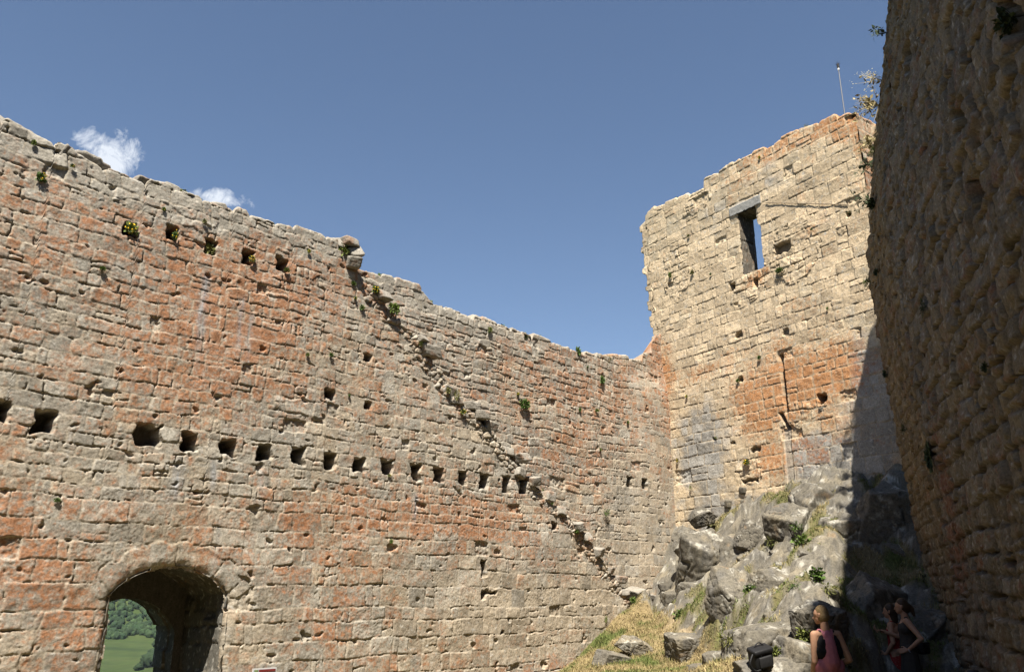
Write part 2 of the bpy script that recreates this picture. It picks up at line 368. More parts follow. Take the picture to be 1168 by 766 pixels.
# voussoirs of the arch: radial blocks
ang = np.arctan2(U-gc, V-zc0); rad = np.hypot(U-gc, V-zc0)-Rg
vo = (rad > 0) & (rad < .34+.05*np.sin(ang*23)) & (np.abs(ang) < math.asin(gw/Rg)*1.12) & (V > zsp-.05)
k = np.abs(((ang*Rg/.55+.18*np.sin(ang*9)) % 1)-.5); vd = np.minimum((.5-k)*.55, np.minimum(rad+.02, .36-rad))+.012*perlin2(U/.08, V/.08, 4)
hv = .014*np.clip(vd/.014, 0, 1)-.012+.022*fbm(U/.25, V/.25, 4, 3, .6)-.05*near
h = np.where(vo, hv, h); d = np.where(vo, vd, d)
h = np.where(tprof[None, :]-V < .05, h-.04*(1-(tprof[None, :]-V)/.05)**2, h)
bL = [(250,330,1.6,1.1,.26),(230,400,1.4,1.0,.2),(300,380,1.0,.9,.12),(330,320,.7,.6,.15),(60,240,1.2,.5,.12),(20,280,.7,.5,.14),(25,640,.8,.5,.2),(80,700,.7,.4,.2),(20,580,.5,.5,.14),(420,590,2.2,.35,.24),(520,580,2.0,.5,.22),(560,610,1.2,.4,.14),
      (330,650,1.4,.5,.16),(360,720,1.2,.5,.10),(700,450,2.2,.9,.16),(620,430,1.8,.8,.10),(660,520,1.6,.6,.14),(450,350,.6,.4,.1),(415,318,.5,.3,.22),(395,300,.4,.3,.15),(190,470,1.,.6,.06),(640,360,.8,.3,.08),(420,470,2.0,.5,.05),(760,400,.5,.9,.3),(770,460,.25,1.2,.3),
      (60,160,1.6,.5,-.2),(200,225,1.4,.35,-.16),(330,265,1.3,.25,-.14),(480,335,1.6,.3,-.12),(600,385,2.4,.25,-.08),(600,690,3,.6,-.22),(740,620,1.2,1.2,-.26),(720,560,1.2,.7,-.1),(120,520,1.2,.4,-.10),(330,525,1.6,.3,-.12),(430,500,2.6,.5,-.05),(285,690,.5,.8,-.12),(560,500,1.0,.5,-.15),(150,330,1,.5,-.08)]
bias = blobs(U, V, [(*[float(x) for x in LW.px(a, b)], c, e, w) for a, b, c, e, w in bL])-.035
tb = blobs(U, V, [(*[float(x) for x in LW.px(a, b)], c, e, w) for a, b, c, e, w in ((640,690,4,.9,.5),(740,560,1.6,2.5,.4),(560,730,2.5,.5,.5),(560,500,.8,.6,.3),(100,170,3,.8,-.5),(300,260,2.5,.5,-.4),(550,370,4,.5,-.4))])
cl = wall_color(U, V, rn, d, 300, bias, tanbias=tb-.1)
# pale run-off streaks left by water below the holes and down from the wall head, and bluish ones
def streak(c, px, py, w, L, k, colr):
    u, v = (float(x) for x in LW.px(px, py)); m = np.exp(-((U-u-.03*perlin2(V/.5, V*0+px, 3))/w)**2)*sstep(v+.05, v-.15, V)*sstep(v-L, v-L*.4, V)*k*(.5+.5*sstep(-.3, .3, fbm(U/.05, V/.4, 2, 9))); return mixc(c, colr, m)
for px, py, w, L, k in ((236,310,.07,1.9,.8),(278,335,.05,1.4,.6),(287,355,.05,1.2,.5),(205,520,.10,.9,.8),(246,520,.07,.8,.6),(474,560,.06,.8,.8),(250,590,.05,1.2,.3),(300,535,.08,.8,.4)): cl = streak(cl, px, py, w, L, k, (.33, .345, .36))
for px, py, w, L, k in ((670,400,.06,2.6,.6),(700,410,.09,3.2,.6),(690,400,.05,2.,.5),(733,420,.06,4,.5),(748,470,.05,3,.35),(620,400,.05,1,.4),(770,430,.06,4.,.3)): cl = streak(cl, px, py, w, L, k, (.56, .50, .41))
# freshly broken white faces
for px, py, a, b in ((430,323,.12,.12),(555,384,.12,.09),(205,250,.5,.10),(245,258,.5,.12),(310,340,.14,.12),(318,455,.14,.1),(604,397,.08,.07),(190,496,.22,.22),(590,555,.6,.2),(545,560,.5,.14),(375,458,.1,.1),(620,610,.25,.5),(520,560,.4,.1)):
    u, v = (float(x) for x in LW.px(px, py)); m = sstep(.5, 1, np.exp(-((U-u)/a)**2-((V-v)/b)**2)+.35*fbm(U/.1, V/.1, 3, 12)); cl = mixc(cl, (.56, .53, .46), m*.75)
cl = mixc(cl, (.10, .09, .075), hm*.8)  # hole insides painted dark, adding to the shade of their depth
SURF = {'l': (scol, V.copy(), h.copy())}
lw = wall_mesh('curtain_wall', LW, U, V, h, cl, 2.12, M_STONE, keep=~inside, opening=(gc-1.06, gc+1.06, -3.4, .12), ends=(True, False), cap=6.35)
tag(lw, 'long sunlit castle wall of orange and grey stone with an arched gateway', 'castle wall', kind='thing')
# gateway passage: outer bay under the wide arch, then a narrower inner arch
def prof(c, w, z0, R, zs, bot, n=150):
    L1 = zs-bot; a = math.asin(min(1, w/R)); La = 2*a*R; tot = 2*L1+La; t = np.linspace(0, tot, n); out = []; nor = []
    for x in t:
        if x < L1: out.append((c-w, bot+x)); nor.append((1, 0))
        elif x < L1+La:
            b = -a+(x-L1)/R; out.append((c+R*math.sin(b), z0+R*math.cos(b))); nor.append((-math.sin(b), -math.cos(b)))
        else: out.append((c+w, zs-(x-L1-La))); nor.append((-1, 0))
    return t, np.array(out), np.array(nor)
def passage(name, pr, da, db, parent, n=60, seed=1):
    t, p, nn = pr; dd = np.linspace(da, db, n); A = np.repeat(t[:, None], n, 1); D = np.repeat(dd[None, :], len(t), 0)
    hh, r_, de = masonry(D, A, seed, lambda v, g: g.uniform(.25, .42), lambda hh, g: g.uniform(.8, 1.8)*hh, relief=.03)
    cc = wall_color(D, A, r_, de, seed+7, np.full(A.shape, -.3), grey=(.13, .125, .11), tan=(.16, .14, .105), mortar=(.15, .13, .10))  # passage stone coloured darker, standing in for the vault's shade
    s = p[:, 0][:, None]+nn[:, 0][:, None]*(hh-.03); z = p[:, 1][:, None]+nn[:, 1][:, None]*(hh-.03)
    P = LW.at(s, z, 0)-D[..., None]*np.array([LW.n[0], LW.n[1], 0])
    return mesh_np(name, P.reshape(-1, 3), gridq(len(t), n), M_STONE, parent, cc.reshape(-1, 3))
pA = prof(gc, gw, zc0, Rg, zsp, -3.5, 300); wB = gw-.10; zsB, zcB = -.56, -.02; RB = (wB*wB+(zcB-zsB)**2)/(2*(zcB-zsB))
pB = prof(gc-.03, wB, zcB-RB, RB, zsB, -3.5, 300)
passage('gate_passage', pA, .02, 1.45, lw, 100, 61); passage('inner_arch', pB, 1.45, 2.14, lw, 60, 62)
a = LW.at(pA[1][:, 0], pA[1][:, 1], 0)-1.45*np.array([LW.n[0], LW.n[1], 0]); b = LW.at(pB[1][:, 0], pB[1][:, 1], 0)-1.45*np.array([LW.n[0], LW.n[1], 0])
kq = np.linspace(-.06, 1.04, 8); RP = a[None]+(b-a)[None]*kq[:, None, None]
mesh_np('arch_face', RP.reshape(-1, 3), gridq(8, 300), M_STONE, lw, np.tile(np.array([[.11, .10, .088]]), (2400, 1))*(.8+.4*rng.random((2400, 1))))  # arch face painted in the same shade tone as the passage
# outer face ring round the inner arch
ro = a.copy(); s_o = np.clip(pB[1][:, 0]+(pB[1][:, 0]-gc)*.6, gc-1.4, gc+1.4); ro = LW.at(s_o, np.where(pB[1][:, 1] > zsB, pB[1][:, 1]+.5, pB[1][:, 1]), 0)-2.11*np.array([LW.n[0], LW.n[1], 0])
ri = LW.at(pB[1][:, 0], pB[1][:, 1], 0)-2.11*np.array([LW.n[0], LW.n[1], 0])
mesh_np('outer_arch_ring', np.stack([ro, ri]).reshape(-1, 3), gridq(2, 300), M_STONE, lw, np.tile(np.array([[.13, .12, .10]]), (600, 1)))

# ------------------------------------------------------------------ keep tower
AZT = math.radians(-34); C0 = LW.at(CS, 0.)[:2]
TW = Frame(C0, (-math.sin(AZT), -math.cos(AZT)), (-math.cos(AZT), math.sin(AZT)))
tp_ = lambda L: [tuple(float(q) for q in TW.px(*p)) for p in L]
TWR = float(TW.px(979, 150)[0]); TWL = float(TW.px(732, 270)[0])
topT = tp_([(731,256),(743,236),(770,226),(803,217),(806,203),(818,196),(843,181),(880,163),(900,150),(930,139),(968,125),(977,127)])
topT = [(TWL-.6, topT[0][1]-.2)]+topT+[(TWR+.4, topT[-1][1])]
fTT = polyf(topT); sT = np.arange(TWL, TWR+.001, .016); tpT = step_profile(fTT, sT, 9, (.25, .6), .08)
nT = 640; zbT = .2
kk = np.linspace(0, 1, nT); Un = np.repeat(sT[None, :], nT, 0); V = zbT+kk[:, None]*(tpT[None, :]-zbT)
edge = polyf([(z, s) for s, z in tp_([(731,258),(733,300),(737,325),(741,350),(744,375),(745,395),(750,470),(752,640)])])
ez = edge(V)-TWL+.05*np.sign(perlin2(V/.3, V*0+3, 5))+.07*fbm(V/.25, V*0, 3, 8)
U = Un+ez*np.clip(1-(Un-TWL)/1.2, 0, 1)
def hT(v, g): return g.uniform(.28, .42) if v < 3.2 else (g.uniform(.21, .33) if v < 8 else g.uniform(.20, .36))
h1, rn, d1 = masonry(U, V, 505, hT, lambda hh, g: g.uniform(.8, 2.0)*hh, gap=.006, relief=.010, rough=.008, warp=.035, deep=.022, psplit=.10, tilt=.03)
h2, rn2, d2 = masonry(U, V, 606, lambda v, g: g.uniform(.17, .30), lambda hh, g: g.uniform(.7, 2.0)*hh, gap=.008, relief=.020, rough=.014, warp=.08, deep=.04)
bl = lambda L: blobs(U, V, [(*[float(x) for x in TW.px(a, b)], c, e, w) for a, b, c, e, w in L])
rg = bl([(905,290,.9,1.0,1.),(770,310,.8,1.2,.9),(850,330,.6,.5,.9),(910,470,.8,.5,.7),(855,540,.5,.5,.8),(960,250,.4,.5,.5),(800,230,1.2,.4,.7)])+.35*fbm(U/.7, V/.7, 2, 31) > .52
h = np.where(rg, h2, h1); d = np.where(rg, d2, d1); rn = tuple(np.where(rg, b, a) for a, b in zip(rn, rn2)); h = h+.04*fbm(U/1.5, V/1.5, 3, 44)
hm = np.zeros(U.shape)
def thole(px, py, w, hh, dep, soft=.025, nz=.04):
    global h, hm
    u, v = (float(x) for x in TW.px(px, py)); e = np.minimum(w/2-np.abs(U-u), hh/2-np.abs(V-v))+nz*perlin2(U/.12, V/.12, 8); m = sstep(0, soft, e); h = h*(1-m)-dep*m; hm = np.maximum(hm, m)
thole(938,454,.26,.24,.4); thole(968,245,.14,.13,.3); thole(836,327,.2,.22,.2); thole(843,381,.22,.2,.12); thole(844,432,.18,.14,.15); thole(896,378,.2,.18,.06); thole(862,322,.16,.3,.3); thole(893,283,.5,.3,.14); thole(815,500,.12,.12,.08); thole(855,548,.5,.10,.12); thole(862,512,.3,.14,.1); thole(836,505,.2,.1,.08)
# tall slit, with a repaired strip under it
for (py0, py1, w, dp) in ((403, 470, .12, .5), (470, 490, .13, .2)):
    u0, v0 = (float(x) for x in TW.px(890, py0)); u1, v1 = (float(x) for x in TW.px(890+(py1-403)*.115, py1))
    uu = np.interp(V, [v1, v0], [u1, u0]); e = np.minimum(w/2-np.abs(U-uu)+.012*perlin2(V/.1, V*0, 2), np.minimum(v0-V, V-v1)); m = sstep(0, .02, e); h = h*(1-m)-dp*m; hm = np.maximum(hm, m)
u0 = float(TW.px(900, 520)[0]); strip = sstep(.12, .09, np.abs(U-u0))*sstep(float(TW.px(900, 560)[1]), float(TW.px(900, 555)[1]), V)*(V < float(TW.px(900, 488)[1]))
h = h-.03*strip
# window opening through the wall
wc = [tuple(float(q) for q in TW.px(*p)) for p in ((838.5,245),(860,236.5),(869,306),(851,311))]
ws0 = (wc[0][0]+wc[3][0])/2; ws1 = (wc[1][0]+wc[2][0])/2; wz0 = (wc[2][1]+wc[3][1])/2; wz1 = (wc[0][1]+wc[1][1])/2
wr = .03*perlin2(U/.2, V/.15, 9)
inw = (U > ws0-wr) & (U < ws1+wr+.12*sstep(wz1-.4, wz1-.7, V)) & (V > wz0+wr) & (V < wz1)
wd = np.maximum(np.maximum(ws0-U, U-ws1), np.maximum(wz0-V, V-wz1)); h = h-.03*np.exp(-np.clip(wd, 0, 9)/.03)
lint = (np.abs(U-(ws0+ws1)/2+.03) < (ws1-ws0)/2+.25) & (V > wz1) & (V < wz1+.27); h = np.where(lint, .035+.006*fbm(U/.1, V/.1, 2, 3), h); d = np.where(lint, .1, d)
h = np.where(tpT[None, :]-V < .05, h-.04*(1-(tpT[None, :]-V)/.05)**2, h)
bias = bl([(900,430,1.3,.55,.42),(880,400,1.0,.4,.2),(870,470,1.,.5,.3),(960,420,.7,.6,.3),(880,520,.7,.5,.34),(920,520,.5,.4,.25),(900,160,2.0,.45,.38),(965,140,.6,.5,.4),(760,420,.3,.9,.5),(800,425,.9,.3,.4),(940,430,1.2,.5,.25),(870,440,1.0,.4,.25),(862,318,.4,.25,.5),(850,205,.8,.3,.1),(925,260,.5,.3,.15),(910,350,.6,.3,.12),(950,370,.6,.3,.15),(835,400,.3,.2,.2),(905,445,1.5,.7,.18),(880,540,.5,.6,.2),(950,480,1.1,.9,.2),(850,480,.9,.7,.12),(960,400,.5,.3,.2),(905,140,2.2,.3,.25),(990,150,.5,.6,.3),
           (810,520,.9,1.0,-.4),(800,350,1.8,1.6,-.12),(870,250,1.5,.6,-.1),(990,190,.2,1.5,.3)])-.20
gm = np.clip(bl([(800,510,.95,1.3,1.1),(830,590,1.2,.5,1.),(930,515,.7,.5,.9),(955,525,.9,.5,1.),(1005,480,.8,1.6,1.),(985,420,.3,.8,.5),(820,240,1.,.5,.3),(880,200,1.2,.5,.3)]), 0, 1)
cl = wall_color(U, V, rn, d, 700, bias, grey=(.47, .415, .31), tan=(.66, .53, .36), orange=(.50, .225, .085), mortar=(.38, .315, .22), tanbias=.42)
gs = wall_color(U, V, rn, d, 710, bias*.9-.05, grey=(.35, .34, .315), tan=(.37, .35, .31), mortar=(.44, .36, .25))
cl = cl+(gs-cl)*sstep(.2, .8, gm+.4*fbm(U/.5, V/.4, 3, 5)+(rn[0]-.5)*.45)[..., None]
cl = np.where(lint[..., None], np.array([.36, .36, .345])*(.9+.2*fbm(U/.1, V/.1, 3, 4))[..., None], cl)
cl = mixc(cl, (.40, .36, .30), strip*.8); cl = mixc(cl, (.10, .09, .075), hm*.75)  # strip tint, then holes and slit with their shade painted in
SURF['t'] = (sT, V.copy(), h.copy())
tw = wall_mesh('keep_tower', TW, U, V, h, cl, .62, M_STONE, keep=~inw, opening=(ws0-.02, ws1+.02, wz0, wz1), ends=(True, False))
tag(tw, 'tall ruined keep tower of cream stone with a window and a narrow slit', 'tower')
# window reveal, its stone coloured dark to paint in the shade inside
n3 = np.array([TW.n[0], TW.n[1], 0]); cor = [(ws0, wz0), (ws0, wz1), (ws1, wz1), (ws1+.1, wz1-.6), (ws1+.1, wz0), (ws0, wz0)]
rp = []
for (a, b), (c, e) in zip(cor[:-1], cor[1:]):
    for k in np.linspace(0, 1, 50)[:-1]: rp.append((a+(c-a)*k, b+(e-b)*k))
rp = np.array(rp+[cor[-1]]); dd = np.linspace(.02, .62, 30); A = np.repeat(np.arange(len(rp))[:, None]*.03, 30, 1); D = np.repeat(dd[None], len(rp), 0)
hh, r_, de = masonry(D, A, 71, lambda v, g: g.uniform(.2, .34), lambda hh, g: g.uniform(.8, 1.6)*hh, relief=.02)
ctr = np.array([(ws0+ws1)/2, (wz0+wz1)/2]); sh = (ctr-rp); sh /= np.linalg.norm(sh, axis=1)[:, None]
Pp = TW.at(rp[:, 0][:, None]+sh[:, 0][:, None]*(hh-.02), rp[:, 1][:, None]+sh[:, 1][:, None]*(hh-.02), 0)-D[..., None]*n3
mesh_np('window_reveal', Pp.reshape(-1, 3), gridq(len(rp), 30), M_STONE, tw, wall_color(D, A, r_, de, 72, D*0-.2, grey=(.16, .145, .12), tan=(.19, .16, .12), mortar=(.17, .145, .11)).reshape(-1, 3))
# return wall of the tower, going back from its right corner
SW = Frame(TW.at(TWR-.02, 0.)[:2], -TW.n, TW.d)
ss = np.arange(0, 6.5, .03); zz = fTT(np.full(ss.shape, TWR))-ss*.12; tps = step_profile(polyf(list(zip(ss, zz))), ss, 19, (.3, .6), .07)
kk = np.linspace(0, 1, 380); U = np.repeat(ss[None], 380, 0); V = zbT+kk[:, None]*(tps[None]-zbT)
h, rn, d = masonry(U, V, 808, hT, lambda hh, g: g.uniform(.8, 2.0)*hh, relief=.035, warp=.05)
cl = wall_color(U, V, rn, d, 820, .12+0*U, grey=(.42, .37, .29), tan=(.5, .4, .27))
wall_mesh('side_wall', SW, U, V, h, cl, .62, M_STONE, parent=tw, ends=(False, True))

# ------------------------------------------------------------------ shaded curtain wall on the right
AZR = math.radians(18); RW = Frame((7.0, 14.0), (-math.sin(AZR), -math.cos(AZR)), (-math.cos(AZR), math.sin(AZR)))
RTOP = 12.2
aa = np.concatenate([np.arange(0, 8.2, .022), np.arange(8.2, 20, .06)]); nc = len(aa); zbR = -3.2
tpr = step_profile(lambda s: RTOP+.25*np.sin(s*.7)+2.6*sstep(8.8, 11.5, s), aa, 29, (.3, .9), .14)  # unseen near stretch raised to throw shade on the person in pink
nR = 620; kk = np.linspace(0, 1, nR); An = np.repeat(aa[None], nR, 0); V = zbR+kk[:, None]*(tpr[None]-zbR)
Eend = polyf([(-4, -1.5), (.7, -1.7), (3, -1.9), (6.5, -1.9), (8.5, -1.4), (10.5, -.5), (12.5, 0.3)])    # where the broken far end stands at each height
U = An+(Eend(V)+.10*fbm(V/.3, V*0, 3, 6)+.06*np.sign(perlin2(V/.33, V*0, 7)))*np.clip(1-An/5., 0, 1)
lean = polyf([(-4, -.02), (.6, -.02), (3., .12), (6.4, .22), (9, -.18), (13, -1.05)])
h1, rn, d1 = masonry(U, V, 909, lambda v, g: g.uniform(.22, .36), lambda hh, g: g.uniform(.7, 2.0)*hh, gap=.020, relief=.040, rough=.022, warp=.08, lam=.02, deep=.25, psplit=.12, tilt=.07)
h2, rn2, d2 = masonry(U, V, 919, lambda v, g: g.uniform(.17, .27), lambda hh, g: g.uniform(.9, 2.2)*hh, gap=.010, relief=.03, rough=.015, warp=.05, deep=.14)
bend = float(RW.px(1072, 560)[0]); far = U+.1*perlin2(V/.4, V*0, 3) < bend
h = np.where(far, h2, h1); d = np.where(far, d2, d1); rn = tuple(np.where(far, b, a) for a, b in zip(rn, rn2))
h = h+lean(V)*np.clip(1-U/9., .15, 1)+.035*fbm(U/1.2, V/1.2, 3, 33)+.06*sstep(4, 9, V)*fbm(U/.4, V/.3, 5, 34, .6)
h = h-.05*np.exp(-((U-bend)/.05)**2)
def rhole(px, py, w, hh, dep):
    global h
    u, v = (float(x) for x in RW.px(px, py)); e = np.minimum(w/2-np.abs(U-u), hh/2-np.abs(V-v))+.08*perlin2(U/.15, V/.15, 8); m = sstep(0, .04, e); h = h*(1-m)+(h-dep)*m
for p in ((1105,130,.5,.4,.25),(1090,205,.5,.35,.3),(1040,60,.5,.5,.2),(1085,262,.25,.25,.25),(1120,215,.6,.4,.25),(1160,20,.5,.7,.3),(1066,335,.2,.25,.2),(1143,380,.2,.35,.2),(1050,455,.18,.2,.2),(1120,470,.12,.3,.2)): rhole(*p)
bias = blobs(U, V, [(*[float(x) for x in RW.px(a, b)], c, e, w) for a, b, c, e, w in ((1085,570,.5,1.0,.4),(1095,640,.6,.5,.35),(1075,480,.3,.6,.2))])-.10
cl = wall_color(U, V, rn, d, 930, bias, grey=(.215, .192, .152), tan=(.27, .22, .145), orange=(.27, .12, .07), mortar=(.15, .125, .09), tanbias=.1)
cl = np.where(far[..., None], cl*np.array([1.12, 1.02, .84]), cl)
h = h+.012*fbm(U/.05, V/.05, 3, 71, .7)-.03*sstep(.25, .4, fbm(U/.16, V/.12, 3, 72))
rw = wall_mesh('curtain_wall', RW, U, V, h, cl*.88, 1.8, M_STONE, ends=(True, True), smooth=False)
tag(rw, 'high shaded castle wall of rough brown stone rising past the right edge', 'castle wall', kind='thing')

# ------------------------------------------------------------------ ground of the courtyard
ctrl = []
def cp(px, py, y): ctrl.append(tuple(pdep(px, py, y)))
for px, py in ((640,764),(680,728),(715,694),(742,692)): ctrl.append(tuple(LW.pt(px, py)))
for s_ in (-9, -4, 0, 3, 6): ctrl.append((*LW.at(s_, 0)[:2], -2.3 if s_ < 5 else -2.0))
for px, py in ((778,610),(810,612),(845,598),(880,568),(920,556),(960,548),(1005,548)): ctrl.append(tuple(TW.pt(px, py)))
for p in ((760,700,20.3),(770,690,20.6),(700,740,18.6),(760,740,17.8),(800,700,18.5),(800,755,16.3),(840,690,17.5),(870,660,17.6),(900,640,17.3),(940,640,16.2),(850,740,14.5),(900,700,14.6),(890,765,12.3),(940,690,13.8),(1000,600,16.9),(1000,650,16.0),(1040,640,16.0),(1060,628,16.0),(1010,690,15.3),(1055,692,14.9),(700,764,16.6),(760,768,15.4),(960,735,13.6)): cp(*p)
ctrl += [(6.2, 13.4, -1.66), (5.5, 13.3, -1.68), (5.0, 12, -1.75), (6.0, 11.4, -1.75), (3.4, 9.8, -1.85), (4.6, 9.6, -1.85), (5.3, 9.4, -1.9), (2, 9, -1.9), (3.5, 7, -1.9), (0, 5, -1.75), (0, 0, -1.7), (-4, 6, -1.9), (4, 4, -1.8), (2, 0, -1.7), (-6, 0, -1.8), (0, -8, -1.7), (-2, 11, -2.1), (1, 14, -1.95), (-5, -8, -1.8), (3, -8, -1.8), (9.5, 18, 2.6), (9, 15, .6), (8.5, 12, -1.4), (7, 8, -1.6), (5.5, 2, -1.8)]
ctrl = np.array(ctrl)
def tps_fit(c):
    n = len(c); D = np.hypot(c[:, None, 0]-c[None, :, 0], c[:, None, 1]-c[None, :, 1]); K = np.where(D > 0, D*D*np.log(D+1e-9), 0)+np.eye(n)*.05
    P = np.c_[np.ones(n), c[:, :2]]; A = np.block([[K, P], [P.T, np.zeros((3, 3))]]); return np.linalg.solve(A, np.r_[c[:, 2], 0, 0, 0])
TW_ = tps_fit(ctrl)
def ground0(x, y):
    x = np.asarray(x, float); y = np.asarray(y, float); z = TW_[-3]+TW_[-2]*x+TW_[-1]*y
    for k in range(len(ctrl)):
        D2 = (x-ctrl[k, 0])**2+(y-ctrl[k, 1])**2; z = z+TW_[k]*.5*D2*np.log(D2+1e-9)
    return z
def rockmask(x, y):                       # bare rock against grass
    z = ground0(x, y); t = (np.stack([x, y], -1)-C0)@TW.d
    near_t = -((np.stack([x, y], -1)-C0)@TW.n)         # negative in front of the tower
    line = x-(3.25+.10*(21-y)+.03*np.maximum(0, 17-y))
    m = sstep(-.3, .4, line+.5*fbm(x/1.1, y/1.1, 3, 51))
    m = m*(1-.9*sstep(.45, .9, np.exp(-((x-6.9)/.9)**2-((y-15.9)/.7)**2)*1.2+.35*fbm(x/.5, y/.5, 3, 58)))
    return m
def ground(x, y):
    m = rockmask(x, y)
    # broken slabs: tilted Worley facets
    u = x*.92+y*.39; v = -x*.39+y*.92; hsum = 0
    for size, amp, sd in ((1.5, .32, 1), (.6, .13, 2)):
        gx = u/size+.25*perlin2(x/size, y/size, sd); gy = v/(size*.8)+.25*perlin2(x/size, y/size, sd+9); xi = np.floor(gx).astype(int); yi = np.floor(gy).astype(int); f1 = np.full(x.shape, 9.); f2 = f1.copy(); hv = np.zeros(x.shape)
        for i in (-1, 0, 1):
            for j in (-1, 0, 1):
                k = PERM[PERM[(xi+i+sd*31) & 255]+((yi+j) & 255)]; k2 = PERM[k+91]; k3 = PERM[k2+13]; k4 = PERM[k3+57]
                ddx = gx-(xi+i+k/255.); ddy = gy-(yi+j+k2/255.); dd = np.hypot(ddx, ddy); n = dd < f1
                pl = (k3/255.-.5)+ddx*(k4/255.-.5)*1.3+ddy*(k/255.-.5)*1.3
                f2 = np.where(n, f1, np.minimum(f2, dd)); hv = np.where(n, pl, hv); f1 = np.where(n, dd, f1)
        hsum = hsum+amp*hv-amp*.5*np.exp(-((f2-f1)/.07)**2)
    n1 = .10*fbm(x/.7, y/.7, 4, 53)+.03*fbm(x/.15, y/.15, 3, 54)
    return ground0(x, y)+m*(.34+hsum*1.25+n1*1.3)+(1-m)*(.10*fbm(x/1.0, y/1.0, 3, 55)+.03*fbm(x/.25, y/.25, 3, 56))
gx = np.concatenate([np.arange(-16, -1, .25), np.arange(-1, 9.2, .035), np.arange(9.2, 13, .25)]); gy = np.concatenate([np.arange(-14, 7.5, .3), np.arange(7.5, 23.5, .035), np.arange(23.5, 25, .25)])
GX, GY = np.meshgrid(gx, gy); GZ = ground(GX, GY); RM = rockmask(GX, GY)
beh = (np.stack([GX, GY], -1)-LW.P0)@LW.n; GZ = np.where(beh < -.4, np.minimum(GZ, -2.35), GZ)          # level under the walls
# drop the sheet outside the walls
out = (beh < -2.4) | (GX > 12.5) | (((np.stack([GX, GY], -1)-C0)@TW.n) < -.9); kq = ~(out[:-1, :-1] | out[1:, 1:])
pts = np.stack([GX, GY, GZ], -1).reshape(-1, 3)
def rock_color(P, seed, warm=0.):
    a = fbm3(P/.9, 3, seed); b = fbm3(P/.30, 5, seed+1, .68); e = fbm3(P*np.array([1, 1, .3])/.25, 4, seed+2, .6)
    c = np.array([.178, .162, .130])*(1+.5*a)[:, None]; c = mixc(c, (.31, .265, .185), sstep(.05, .4, fbm3(P/.6, 3, seed+6)+warm)*.6)
    c = mixc(c, (.14, .135, .125), sstep(.0, .30, e)*.6); c = mixc(c, (.47, .45, .39), sstep(.12, .26, b)*.8); c = mixc(c, (.075, .07, .06), sstep(.10, .30, fbm3(P/.08, 3, seed+11, .7))*.65)
    return mixc(c, (.40, .25, .12), sstep(.34, .5, fbm3(P/.35, 3, seed+9))*.35)
gcol = rock_color(pts, 40); m = RM.ravel(); x, y = GX.ravel(), GY.ravel()
gn = .5+.5*fbm(x/.5, y/.5, 3, 61); soil = np.array([.26, .20, .105])[None]*(.8+.4*gn[:, None]); soil = mixc(soil, (.10, .12, .035), sstep(.45, .7, .5+.6*fbm(x/.8, y/.8, 3, 62)))
path = np.exp(-((x-(3.9-.12*(20.5-y)))/.35)**2)*sstep(16.5, 18, y); soil = mixc(soil, (.40, .32, .21), path*.8)
mn = sstep(.35, .65, m+.3*fbm(x/.2, y/.2, 3, 63)); gcol = soil+(gcol-soil)*mn[:, None]
# thin turf lying in hollows of the rock
hol = sstep(.06, .30, fbm(x/.9, y/.9, 3, 66)+.25*fbm(x/.2, y/.2, 2, 67)); gcol = mixc(gcol, (.15, .135, .05), hol*.8*mn)
grd = mesh_np('ground', pts, gridq(*GX.shape)[kq.ravel()], M_ROCK, None, gcol); tag(grd, kind='structure')
# stub stones of the lost stair, still bonded into the wall
def ico(sub):
    bm = bmesh.new(); bmesh.ops.create_icosphere(bm, subdivisions=sub, radius=1); v = np.array([q.co[:] for q in bm.verts]); f = np.array([[w.index for w in q.verts] for q in bm.faces]); bm.free(); return v, f
ICO = {k: ico(k) for k in (1, 2, 3, 4, 5, 6)}
def rot(rx, ry, rz):
    cx, sx, cy, sy, cz, sz = math.cos(rx), math.sin(rx), math.cos(ry), math.sin(ry), math.cos(rz), math.sin(rz)
    return np.array([[cz, -sz, 0], [sz, cz, 0], [0, 0, 1]])@np.array([[cy, 0, sy], [0, 1, 0], [-sy, 0, cy]])@np.array([[1, 0, 0], [0, cx, -sx], [0, sx, cx]])
def rock_shape(size, seed, sub=5, npl=13, rough=.10, boxy=.5):
    g = np.random.default_rng(seed); v, f = ICO[sub]; N = g.normal(size=(npl, 3)); N /= np.linalg.norm(N, axis=1)[:, None]
    big = min(size) > .4
    D = g.uniform(.60, .95, npl) if big else g.uniform(.92, 1.15, npl)
    B = np.array([[1,0,0],[-1,0,0],[0,1,0],[0,-1,0],[0,0,1],[0,0,-1]])@rot(*g.uniform(-.25, .25, 3)).T; N = np.r_[N, B]; D = np.r_[D, g.uniform(.66, .85, 6) if big else g.uniform(.60, .74, 6)]
    L = float(min(size)); s3 = np.array(size)/2.
    vv = v+.045*np.stack([fbm3(v*3.2+k*7, 3, seed % 50+k) for k in range(3)], -1)          # uneven facet borders
    dot = vv@N.T; r = np.where(dot > .05, D/np.maximum(dot, .05), 9.); k0 = r.argmin(1); r0 = np.minimum(r.min(1), 1.2)
    P = v*r0[:, None]*s3*1.08
    n = rough*L*(.32*fbm3(P/(L*.6), 3, seed % 50, .5)+.22*(.3-np.abs(fbm3(P*np.array([1, 1, 1.8])/(L*.3), 4, seed % 50+3, .55))))
    if big:
        cr = np.abs(fbm3(P/(L*.55), 2, seed % 40+9)); n = n-.06*L*np.exp(-(cr/.012)**2)-.02*np.exp(-(np.abs(fbm3(P/.22, 2, seed % 40+19))/.03)**2)
        n = n+.016*fbm3(P/.12, 4, seed % 40+2, .65)
    P = P+v*n[:, None]
    return P, f
